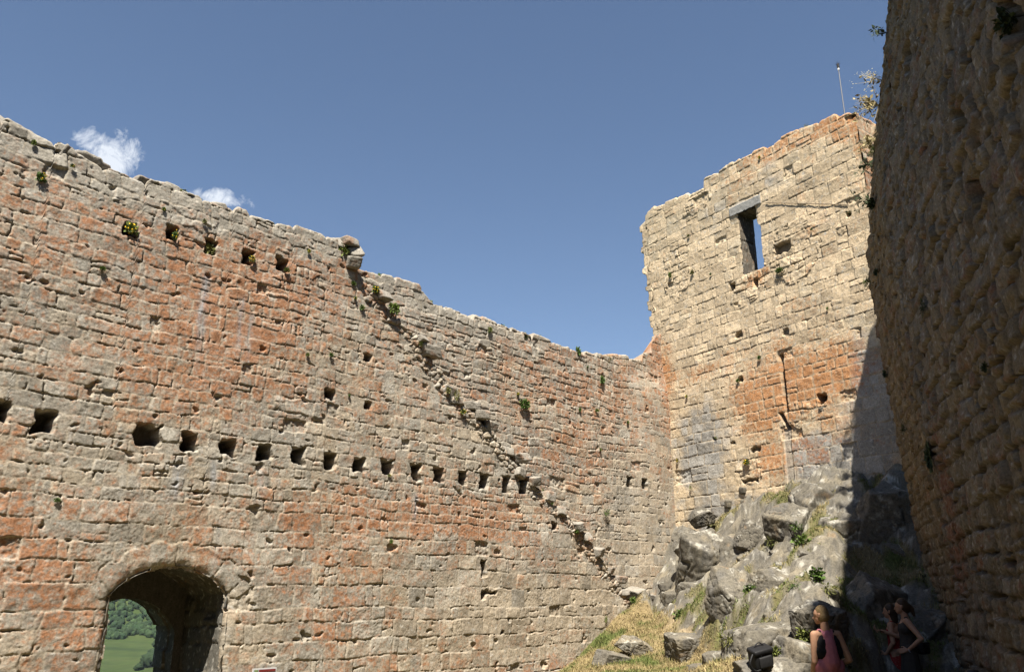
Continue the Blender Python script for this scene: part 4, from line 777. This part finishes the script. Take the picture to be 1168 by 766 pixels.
def stalks(px, py, n, L, lab, spread, headmat, drop_=0., stem=None):
    for k in range(0, 60, 3):
        P, n_, nm = pick(px+k, py)
        if nm == rw.name: break
    g = np.random.default_rng(int(px*3+py)); root = empty('flowering_weed', P); tag(root, lab, 'plant', 'plants rooted in the walls'); bm = bmesh.new(); hb = bmesh.new()
    for i in range(n):
        d0 = np.array([RW.n[0], RW.n[1], 0])*g.uniform(.5, 1)+np.array([0, 0, 1])*g.uniform(-.15, .9)+g.normal(size=3)*spread; d0 /= np.linalg.norm(d0); l = L*g.uniform(.5, 1.1); pts_ = [Vector(d0*l*t+np.array([0, 0, -drop_*l*t*t])) for t in (0, .3, .6, .85, 1.)]; prev = None; r0 = .004
        for j, p in enumerate(pts_):
            r_ = r0*(1-.15*j); ring = [bm.verts.new(p+Vector((math.cos(q*2.09)*r_, 0, math.sin(q*2.09)*r_))) for q in range(3)]
            if prev:
                for q in range(3): bm.faces.new((prev[q], prev[(q+1) % 3], ring[(q+1) % 3], ring[q]))
            prev = ring
        if headmat:
            for q in range(6):
                c = pts_[-1]+Vector(g.normal(size=3)*.035); m = bmesh.ops.create_icosphere(bm, subdivisions=1, radius=g.uniform(.005, .011)); bmesh.ops.translate(bm, verts=m['verts'], vec=c)
                for v_ in m['verts']:
                    for f_ in v_.link_faces: f_.material_index = 1
        for q in range(5):                   # leaves on the stem
            c = pts_[1].lerp(pts_[3], g.random()); a = Vector(g.normal(size=3)*.05); b2 = Vector(g.normal(size=3)*.012); bm.faces.new([bm.verts.new(x) for x in (c, c+a*.5+b2, c+a, c+a*.5-b2)])
    o = bm_obj('stems', bm, stem or M_DRY, root); hb.free()
    if headmat: o.data.materials.append(headmat)
stalks(1004,92,11,.45,'tall pale flowering weed on the edge of the shaded wall against the sky',.35,M_WHT)
stalks(1003,120,40,.6,'sheaf of dry grass stalks below the pale flowering weed',.3,None,.3)
stalks(1006,38,9,.35,'few dark stalks near the top of the shaded wall against the sky',.3,None,.2,M_DKLEAF)
stalks(996,190,14,.55,'dark feathery sprig hanging beside the upper tower edge',.25,None,.5,M_DKLEAF)
stalks(998,235,14,.6,'dark feathery sprig reaching from the shaded wall towards the tower window',.22,None,.1,M_DKLEAF)
stalks(993,160,26,.4,'dry grass stalks on the shaded wall just right of the tower top',.3,None,.5)
for px, py, sz, lab in ((880,616,.3,'green growth in the shadowed hollow'),(913,618,.4,'bright green plant in the cleft between two tall rocks'),(908,600,.3,'small green plant at the top of the rock cleft'),(930,655,.35,'grassy tuft on the ledge in front of the pale sloping rock'),(832,728,.4,'dark green tuft beside the upright whitish rock'),(854,672,.25,'small plant left of the split boulder'),(905,668,.25,'little tuft at the crack of the split boulder'),(918,724,.35,'green tuft between the speckled boulder and the round boulder'),(944,672,.3,'tuft on the turf at the shadow edge'),(885,742,.22,'reddish tuft right of the black bag'),(860,668,.2,'bit of green under the tan rock'),(775,700,.3,'tuft of straw at the foot of the corner slab')):
    P, n_, nm = pick(px, py); me = CLT[npl % 3] if npl % 2 else CL[npl % 5]; npl += 1; o = bpy.data.objects.new('rock_plant', me); COL.objects.link(o); o.location = P; o.rotation_euler = (.5, 0, 0); o.scale = (sz/.2,)*3; tag(o, lab, 'plant', 'plants among the boulders')

# ------------------------------------------------------------------ mast, cable, sign, bag
def tube(bm, a, b, r0, r1, seg=10):
    a, b = Vector(a), Vector(b); m = bmesh.ops.create_cone(bm, segments=seg, radius1=r0, radius2=r1, depth=(b-a).length, cap_ends=True); q = (b-a).to_track_quat('Z', 'Y').to_matrix().to_4x4(); q.translation = (a+b)/2; bmesh.ops.transform(bm, matrix=q, verts=m['verts'])
def box(bm, c, s, rz=0., bev=0., rx=0.):
    m = bmesh.ops.create_cube(bm, size=1); vs_ = m['verts']; bmesh.ops.scale(bm, vec=s, verts=vs_)
    if bev: 
        e = list({e for v in vs_ for e in v.link_edges}); r_ = bmesh.ops.bevel(bm, geom=e, offset=bev, segments=3, affect='EDGES', profile=.5); vs_ = list({v for f in r_['faces'] for v in f.verts} | {v for v in vs_ if v.is_valid})
    from mathutils import Matrix
    bmesh.ops.transform(bm, matrix=Matrix.Translation(c)@Matrix.Rotation(rz, 4, 'Z')@Matrix.Rotation(rx, 4, 'X'), verts=vs_)
M_METAL, t, b = new_mat('dull_steel', .45, (.16, .16, .165)); b.inputs['Metallic'].default_value = .8
M_BLACK = flat('black_nylon', (.012, .012, .013), .6, .4, 80)
p0 = TW.pt(957, 131, -.25); top_z = float(pdep(948.5, 78, math.hypot(*p0[:2])/math.hypot(*pray(948.5, 78)[:2])*pray(948.5, 78)[1])[2])
ms = empty('lightning_rod', p0); tag(ms, 'thin metal lightning rod standing on the top right corner of the keep', 'lightning rod'); L = top_z-p0[2]
bm = bmesh.new(); tube(bm, (0, 0, -.3), (0, 0, L), .016, .012); bm_obj('rod', bm, M_METAL, ms)
bm = bmesh.new(); tube(bm, (0, 0, L-.03), (0, 0, L+.08), .035, .03); 
for k in range(5): a = k*1.257; tube(bm, (0, 0, L+.05), (math.cos(a)*.07, math.sin(a)*.07, L+.10), .007, .003, 6)
tube(bm, (0, 0, L+.06), (0, 0, L+.16), .008, .002, 6); bm_obj('finial', bm, M_BLACK, ms)
bm = bmesh.new(); tube(bm, (0, 0, L-.10), (0, 0, L-.05), .026, .026); bm_obj('collar', bm, flat('bright_steel', (.6, .6, .6), .4), ms)
bm = bmesh.new(); cpts = [TW.pt(x, y, .028) for x, y in ((874,231.5),(890,232),(910,232.3),(930,232.8),(950,233.3),(968,234))]
for a, b_ in zip(cpts[:-1], cpts[1:]): tube(bm, a, b_, .010, .010, 6)
o = bm_obj('wall_cable', bm, flat('cable_sheath', (.14, .11, .08))); tag(o, 'thin brown cable running level across the keep right of its window', 'cable')
s0, z0 = (float(q) for q in LW.px(284, 758)); s1, _ = (float(q) for q in LW.px(311, 756)); wS = s1-s0
sg = empty('information_board', LW.at((s0+s1)/2, -2.4, .12), math.atan2(LW.n[1], LW.n[0])+math.pi/2); tag(sg, 'small pale information board with a red header beside the gateway', 'sign'); zt = z0+2.4-.045
M_FRAME = flat('white_enamel', (.42, .42, .42), .4, .06); M_PAN = flat('grey_print', (.20, .215, .22), .4, .1); M_RED = flat('red_print', (.13, .022, .022), .4, .2); M_PALE = flat('pale_print', (.38, .38, .37), .4, .05); M_GRN = flat('green_print', (.14, .18, .08), .4, .2)
bm = bmesh.new(); box(bm, (0, 0, zt-.45), (wS, .02, .9)); bm_obj('frame', bm, M_FRAME, sg)
bm = bmesh.new(); box(bm, (0, -.0125, zt-.45), (wS-.035, .006, .865)); bm_obj('panel', bm, M_PAN, sg)
bm = bmesh.new(); box(bm, (.04, -.018, zt-.036), (wS-.13, .006, .034)); bm_obj('header', bm, M_RED, sg)
bm = bmesh.new(); box(bm, (-wS/2+.055, -.018, zt-.055), (.055, .006, .07)); bm_obj('emblem', bm, M_GRN, sg)
bm = bmesh.new(); box(bm, (wS*.32, -.018, zt-.30), (wS*.25, .006, .40)); box(bm, (0.0, -.018, zt-.33), (wS*.3, .006, .30)); bm_obj('text_field', bm, M_PALE, sg)
for sx in (-1, 1): bm = bmesh.new(); box(bm, (sx*wS*.35, .016, zt/2-.25), (.03, .01, zt-.5)); bm_obj('post', bm, M_METAL, sg)
P, n_, nm = pick(869, 762); bg_ = empty('camera_bag', P+np.array([0, 0, .02]), .35); bg_.rotation_euler = (.22, -.20, .35); bg_.scale = (.95, .95, .95); tag(bg_, 'black camera bag with a carrying strap lying on the rocks', 'bag')
bm = bmesh.new(); box(bm, (0, 0, .13), (.30, .18, .25), bev=.03); o = bm_obj('body', bm, M_BLACK, bg_, True)
bm = bmesh.new(); box(bm, (0, -.005, .235), (.315, .20, .07), bev=.025, rx=.08); bm_obj('lid', bm, M_BLACK, bg_, True)
bm = bmesh.new(); box(bm, (0, -.10, .10), (.2, .035, .14), bev=.012); bm_obj('front_pocket', bm, flat('black_fabric', (.02, .02, .021), .7), bg_, True)
bm = bmesh.new(); pp = [Vector((-.15+.02*math.sin(a*2), -.04+.10*math.sin(a)-.06, .16-.15*a/2)) for a in np.linspace(0, 2.3, 12)]; pp = [Vector((-.16-.08*math.sin(math.pi*k/11), -.05-.03*math.sin(math.pi*k/11), .22-.21*k/11)) for k in range(12)]+[Vector((-.16+.03*k, -.10, .012)) for k in range(3)]
for a, b_ in zip(pp[:-1], pp[1:]): tube(bm, a, b_, .012, .012, 6)
pp = [Vector((-.08+.16*k/8, .02, .27+.05*math.sin(math.pi*k/8))) for k in range(9)]
for a, b_ in zip(pp[:-1], pp[1:]): tube(bm, a, b_, .009, .009, 6)
bm_obj('strap', bm, M_BLACK, bg_)

# ------------------------------------------------------------------ people
def hull_cone(bm, p0, r0, p1, r1, sc=(1, 1, 1)):
    pts_ = []
    v, _f = ICO[2]
    for p, r_ in ((p0, r0), (p1, r1)):
        for q in v: pts_.append(bm.verts.new((p[0]+q[0]*r_*sc[0], p[1]+q[1]*r_*sc[1], p[2]+q[2]*r_*sc[2])))
    r = bmesh.ops.convex_hull(bm, input=pts_); bmesh.ops.delete(bm, geom=list({g_ for g_ in r['geom_interior']+r['geom_unused'] if isinstance(g_, bmesh.types.BMVert)}), context='VERTS')
def solid(name, parts, mat, parent=None, voxel=.011, smooth=4):
    me = bpy.data.meshes.new(name); bm = bmesh.new()
    for p in parts:
        b2 = bmesh.new(); hull_cone(b2, *p); m2 = bpy.data.meshes.new('tmp'); b2.to_mesh(m2); b2.free(); bm.from_mesh(m2); bpy.data.meshes.remove(m2)
    bm.to_mesh(me); bm.free(); o = bpy.data.objects.new(name, me); COL.objects.link(o)
    md = o.modifiers.new('m', 'REMESH'); md.mode = 'VOXEL'; md.voxel_size = voxel; sm = o.modifiers.new('s', 'SMOOTH'); sm.factor = .5; sm.iterations = smooth
    dg = bpy.context.evaluated_depsgraph_get(); m3 = bpy.data.meshes.new_from_object(o.evaluated_get(dg)); o.modifiers.clear(); o.data = m3; bpy.data.meshes.remove(me); m3.name = name
    m3.materials.clear(); m3.materials.append(mat); m3.polygons.foreach_set('use_smooth', np.ones(len(m3.polygons), bool))
    if parent is not None: o.parent = parent
    return o
def lerp(a, b, t): return tuple(x+(y-x)*t for x, y in zip(a, b))
def hand(w, d_, palm, sp=.3):
    """five curled fingers: w wrist, d_ direction of the hand, palm the direction the palm faces"""
    w, d_, palm = Vector(w), Vector(d_).normalized(), Vector(palm).normalized(); s_ = d_.cross(palm).normalized(); out = []; k = w+d_*.085
    out.append((w, .024, w+d_*.02, .026)); 
    for i, (off, L) in enumerate(((-.030, .070), (-.010, .080), (.010, .075), (.029, .058))):
        b_ = k+s_*off; out.append((w+s_*off*.55+d_*.015, .014, b_, .0115)); m_ = b_+(d_*.9+s_*off*sp*6+palm*.25).normalized()*L*.5; e = m_+(d_*.6+palm*.8+s_*off*sp*5).normalized()*L*.5; out += [(b_, .0105, m_, .0095), (m_, .0095, e, .008)]
    tb_ = w+d_*.03-s_*.026; tm = tb_+(d_*.6-s_*.8+palm*.2).normalized()*.045; te = tm+(d_*.9-s_*.2+palm*.3).normalized()*.032; out += [(w+d_*.01, .018, tb_, .015), (tb_, .013, tm, .011), (tm, .011, te, .009)]
    return out
def head_parts(c, f, h=.225):
    """c centre of the head, f the way it looks"""
    c, f = Vector(c), Vector(f).normalized(); u = Vector((0, 0, 1)); s_ = f.cross(u).normalized(); q = h/.225
    P = [(c+u*.025*q-f*.015*q, .088*q, c+u*.02*q+f*.012*q, .082*q), (c-u*.035*q+f*.02*q, .066*q, c-u*.078*q+f*.052*q, .032*q), (c+u*.005*q+f*.085*q, .010*q, c-u*.028*q+f*.103*q, .013*q), (c-u*.055*q+f*.082*q, .012*q, c-u*.062*q+f*.080*q, .014*q), (c+u*.012*q+f*.074*q-s_*.025*q, .012*q, c+u*.012*q+f*.074*q+s_*.025*q, .012*q)]
    for k in (-1, 1): P.append((c+s_*k*.083*q+u*.012*q-f*.005*q, .016*q, c+s_*k*.080*q-u*.022*q+f*.002*q, .011*q))
    return P
def skin_mat(name, c): return flat(name, c, .55, .10, 25)
def figure(name_lab, loc, rz, J, skin, hairP, hair_mat, clothes, group=None):
    root = empty('person', loc, rz); root.scale = (.955,)*3; tag(root, name_lab, 'person', group)
    solid('body', J, skin, root, .0065, 2)
    solid('hair', hairP, hair_mat, root, .009, 2)
    for nm, P, m in clothes: solid(nm, P, m, root, .011, 2)
    return root
def legs(hz=.90, hw=.085, fr_=(0, .0), bend=0.):
    out = []
    for k, fy in ((-1, fr_[0]), (1, fr_[1])):
        hip = (k*hw, 0, hz); kn = (k*(hw+.01), fy*.5+.02, hz*.53); an = (k*(hw+.005), fy, .09); out += [(hip, .092, kn, .055), (kn, .054, lerp(kn, an, .35), .056), (lerp(kn, an, .35), .056, an, .036), (an, .036, (k*(hw+.02), fy+.13, .03), .03), (an, .038, (k*hw, fy-.04, .035), .033)]
    return out
def torso(hz=.90, sh=1.40, sw=.17, w=.115):
    return [((-.07, 0, hz+.02), .11, (.07, 0, hz+.02), .11), ((0, 0, hz+.05), w+.02, (0, 0, hz+.22), w-.005), ((0, 0, hz+.22), w-.005, (0, .005, sh-.12), w+.008), ((-.05, .005, sh-.13), .105, (.05, .005, sh-.13), .105), ((-sw+.03, 0, sh-.03), .052, (sw-.03, 0, sh-.03), .052), ((0, -.005, sh-.03), .062, (0, .012, sh+.10), .05)]
def arm(sh, el, wr, hd, palm): return [(sh, .052, lerp(sh, el, .4), .046), (lerp(sh, el, .4), .046, el, .037), (el, .037, lerp(el, wr, .35), .037), (lerp(el, wr, .35), .037, wr, .024)]+hand(wr, hd, palm)
SK1 = skin_mat('tanned_skin', (.34, .19, .12)); SK2 = skin_mat('brown_skin', (.36, .20, .125))
def place(px, dp): p = pdep(px, 760, dp); return p[0], p[1]
# the person in the pink top: back to us, looking left along the rocks
x_, y_ = place(946, 10.2); zg = -1.78
hz = .90; sh = 1.44; shL, shR = (-.148, 0, sh-.03), (.148, 0, sh-.03)
J = torso(hz, sh, .155, .105)+legs(hz)+arm(shL, (-.185, -.02, sh-.33), (-.16, .15, sh-.52), (.35, .9, -.2), (1, 0, 0))+arm(shR, (.235, -.06, sh-.31), (.12, .16, sh-.40), (-.6, .7, 0), (0, -.3, -1))
hc = (-.02, .045, sh+.195); J += head_parts(hc, (-.75, .65, -.12), .205)
hp = [((hc[0]+.012, hc[1]-.012, hc[2]+.045), .081, (hc[0]+.02, hc[1]-.022, hc[2]+.01), .078), ((hc[0]+.02, hc[1]-.03, hc[2]-.01), .078, (hc[0]+.015, hc[1]-.025, hc[2]-.05), .055)]
pk = [((0, -.05, sh-.34), .115, (0, -.05, sh-.14), .088), ((0, -.05, sh-.14), .088, (0, -.035, sh-.02), .052), ((-.085, 0, hz+.16), .105, (.085, 0, hz+.16), .105), ((-.07, 0, hz+.14), .115, (.07, 0, hz+.14), .115), ((0, 0, hz+.16), .138, (0, 0, hz+.24), .128), ((0, 0, hz+.24), .128, (0, .003, sh-.20), .126), ((-.055, .005, sh-.22), .112, (.055, .005, sh-.22), .112), ((0, -.055, sh-.16), .062, (-.03, -.055, sh-.04), .040), ((0, -.055, sh-.16), .062, (.03, -.055, sh-.04), .040), ((-.03, -.05, sh-.04), .036, (-.075, .0, sh+.02), .022), ((.03, -.05, sh-.04), .036, (.075, .0, sh+.02), .022), ((-.075, .02, sh+.015), .03, (-.06, .06, sh-.15), .06), ((.075, .02, sh+.015), .03, (.06, .06, sh-.15), .06)]
br = [((-.072, -.004, sh-.22), .113, (.072, -.004, sh-.22), .113), ((-.06, 0, sh-.14), .108, (.06, 0, sh-.14), .108), ((-.085, -.03, sh-.12), .055, (-.082, -.01, sh+.0), .03), ((.085, -.03, sh-.12), .055, (.082, -.01, sh+.0), .03)]
sht = [((-.072, 0, hz+.02), .125, (.072, 0, hz+.02), .125), ((-.09, .0, hz-.05), .108, (-.10, .01, hz-.30), .088), ((.09, 0, hz-.05), .108, (.10, .01, hz-.30), .088)]
figure('person in a pink tank top and white shorts seen from behind', (x_, y_, zg), .10, J, SK1, hp, flat('cropped_fair_hair', (.17, .115, .055), .7, .35, 90), [('tank_top', pk, flat('pink_cotton', (.36, .13, .16), .9, .12, 20)), ('undershirt', br, flat('black_cotton', (.012, .011, .012), .9)), ('shorts', sht, flat('white_cotton', (.55, .55, .60), .9, .06))])
# the woman in the dark dress: seen from her left, facing left, hand on hip, other forearm raised
x_, y_ = place(1040, 13.4); zg = -1.68; k_ = 1.0; hz, sh = .90, 1.40
J = torso(hz, sh, .165, .11)+legs(hz, fr_=(.10, -.03))
J += arm((-.16, 0, sh-.03), (-.30, -.16, sh-.28), (-.165, .04, sh-.46), (.25, .95, -.1), (.9, 0, -.2))+arm((.155, .01, sh-.03), (.20, .10, sh-.28), (.14, .34, sh-.19), (-.1, 1, .1), (0, -.1, 1))
hc = (0, .035, sh+.19); J += head_parts(hc, (.10, 1, -.06))
hp = [((hc[0], hc[1]-.015, hc[2]+.045), .094, (hc[0], hc[1]-.04, hc[2]+.01), .09), ((hc[0], hc[1]-.05, hc[2]), .08, (hc[0], hc[1]-.06, hc[2]-.05), .06), ((hc[0], hc[1]-.11, hc[2]+.01), .045, (hc[0], hc[1]-.15, hc[2]-.03), .04), ((hc[0], hc[1]-.15, hc[2]-.03), .04, (hc[0], hc[1]-.17, hc[2]-.13), .022)]
dr = [((-.08, 0, hz+.03), .108, (.08, 0, hz+.03), .108), ((0, 0, hz+.05), .14, (0, 0, hz+.22), .122), ((0, 0, hz+.22), .122, (0, .008, sh-.14), .128), ((-.06, .012, sh-.14), .11, (.06, .012, sh-.14), .11), ((-.09, .0, sh-.05), .052, (-.085, 0, sh+.015), .032), ((.09, .0, sh-.05), .052, (.085, 0, sh+.015), .032), ((-.06, .01, hz), .125, (-.06, .02, hz-.36), .165), ((.06, .0, hz), .125, (.06, .0, hz-.36), .165)]
wb = figure('woman in a dark sleeveless dress standing with one hand on her hip', (x_, y_, zg), math.radians(72), J, SK2, hp, flat('brown_hair', (.045, .028, .016), .5, .3, 90), [('dress', dr, flat('dark_grey_linen', (.042, .036, .030), .9, .2, 40))])
bm = bmesh.new(); m = bmesh.ops.create_circle(bm, segments=20, radius=.031); tor = [v.co.copy() for v in m['verts']]; bm.clear()
for a, b_ in zip(tor, tor[1:]+tor[:1]): tube(bm, a, b_, .006, .006, 6)
o = bm_obj('bracelet', bm, flat('silver', (.5, .5, .5), .3), wb); o.location = (-.17, .02, sh-.455); o.rotation_euler = (1.3, 0, -.3)
hbg = empty('hip_bag', (x_+.19, y_-.06, zg+hz+.02), .6); tag(hbg, 'small black bag worn behind the woman in the dark dress', 'bag'); bm = bmesh.new(); box(bm, (0, 0, 0), (.20, .12, .17), bev=.04); bm_obj('pouch', bm, M_BLACK, hbg, True); bm = bmesh.new(); box(bm, (0, 0, .075), (.17, .125, .03), bev=.01); bm_obj('flap', bm, M_BLACK, hbg, True)
# the woman in the red dress behind her
x_, y_ = place(1025, 13.8); zg = -1.68; hz, sh = .86, 1.33
J = torso(hz, sh, .16, .105)+legs(hz, fr_=(.05, -.02))+arm((-.155, 0, sh-.03), (-.22, -.03, sh-.30), (-.16, .12, sh-.48), (.2, .9, -.2), (1, 0, 0))+arm((.15, 0, sh-.03), (.2, .08, sh-.28), (.06, .24, sh-.14), (-.5, .6, .5), (0, -1, .2))
hc = (0.0, .03, sh+.18); J += head_parts(hc, (-.2, 1, 0))
hp = [((hc[0], hc[1]-.012, hc[2]+.045), .092, (hc[0], hc[1]-.035, hc[2]), .09), ((hc[0], hc[1]-.05, hc[2]-.02), .075, (hc[0], hc[1]-.06, hc[2]-.14), .06)]
M_REDD, t, b = new_mat('red_print_cotton', .85); tcn = mnode('ShaderNodeTexCoord', t); vo_ = mnode('ShaderNodeTexVoronoi', t); vo_.inputs['Scale'].default_value = 42; t.links.new(tcn.outputs['Object'], vo_.inputs['Vector']); rr_ = ramp(t, vo_.outputs['Distance'], [(.16, (.30, .16, .13)), (.24, (.23, .022, .018))]); t.links.new(rr_.outputs[0], b.inputs['Base Color'])
dr = [((-.07, 0, hz+.03), .105, (.07, 0, hz+.03), .105), ((0, 0, hz+.05), .13, (0, 0, hz+.2), .115), ((0, 0, hz+.2), .115, (0, .008, sh-.14), .122), ((-.05, .012, sh-.14), .105, (.05, .012, sh-.14), .105), ((-.08, .0, sh-.05), .05, (-.075, 0, sh+.012), .03), ((.08, .0, sh-.05), .05, (.075, 0, sh+.012), .03), ((-.05, .01, hz), .12, (-.06, .01, hz-.34), .15), ((.05, .0, hz), .12, (.06, .0, hz-.34), .15)]
figure('woman in a red patterned dress half hidden behind her companion', (x_, y_, zg), math.radians(50), J, SK2, hp, flat('dark_brown_hair', (.03, .02, .013), .5, .3, 90), [('dress', dr, M_REDD)])
# somebody sitting at the foot of the shaded wall, only the hair in the picture
x_, y_ = place(1119, 8.2); zg = drop(x_, y_); hd_z = float(pdep(1119, 756, 8.2)[2])-zg
seat = hd_z-.92
J = [((-.07, 0, seat+.11), .11, (.07, 0, seat+.11), .11), ((0, 0, seat+.12), .13, (0, .03, seat+.32), .112), ((0, .03, seat+.32), .112, (0, .05, seat+.46), .118), ((-.13, .05, seat+.57), .055, (.13, .05, seat+.57), .055), ((0, .05, seat+.57), .06, (0, .075, seat+.70), .05)]
for k in (-1, 1): J += [((k*.09, .02, seat+.09), .088, (k*.12, .42, seat+.13), .058), ((k*.12, .42, seat+.12), .056, (k*.11, .38, .09), .036), ((k*.11, .38, .08), .036, (k*.12, .52, .03), .03)]+arm((k*.16, .05, seat+.56), (k*.22, .12, seat+.30), (k*.10, .32, seat+.22), (-k*.3, .9, -.1), (0, 0, -1))
hc = (0, .10, seat+.795); J += head_parts(hc, (-.3, 1, -.1)); hp = [((0, .085, hc[2]+.045), .093, (0, .06, hc[2]), .092), ((0, .05, hc[2]-.02), .08, (0, .04, hc[2]-.10), .06)]
top_ = [((-.08, 0, seat+.12), .12, (.08, 0, seat+.12), .12), ((0, 0, seat+.13), .145, (0, .04, seat+.46), .132), ((-.13, .05, seat+.56), .064, (.13, .05, seat+.56), .064)]
trs = [((k*.09, .02, seat+.09), .10, (k*.12, .42, seat+.13), .07) for k in (-1, 1)]+[((k*.12, .42, seat+.12), .068, (k*.11, .38, .14), .05) for k in (-1, 1)]
figure('dark haired person sitting at the foot of the shaded wall', (x_, y_, zg), math.radians(40), J, SK2, hp, flat('black_hair', (.018, .014, .011), .5, .3, 90), [('shirt', top_, flat('brown_cotton', (.06, .045, .035), .9)), ('trousers', trs, flat('dark_cotton', (.03, .032, .04), .9))])
o = rock('sitting_stone', (.6, .5, max(.2, seat)), (x_, y_, zg+seat/2-.06), (0, 0, .4), 411, sub=4); tag(o, 'low stone under the person sitting by the shaded wall', 'stone')

# ------------------------------------------------------------------ summer haze over the valley
bm = bmesh.new(); box(bm, (0, 0, 0), (1, 1, 1)); m_h = bpy.data.materials.new('haze_air'); m_h.use_nodes = True; t = m_h.node_tree; t.nodes.clear(); ou = t.nodes.new('ShaderNodeOutputMaterial'); pv = t.nodes.new('ShaderNodeVolumePrincipled'); pv.inputs['Color'].default_value = (.74, .87, 1, 1); pv.inputs['Density'].default_value = .000015; t.links.new(pv.outputs[0], ou.inputs['Volume'])
hz_ = bm_obj('haze', bm, m_h); hz_.scale = (10000, 10000, 660); hz_.location = (0, 0, 125); tag(hz_, kind='stuff')
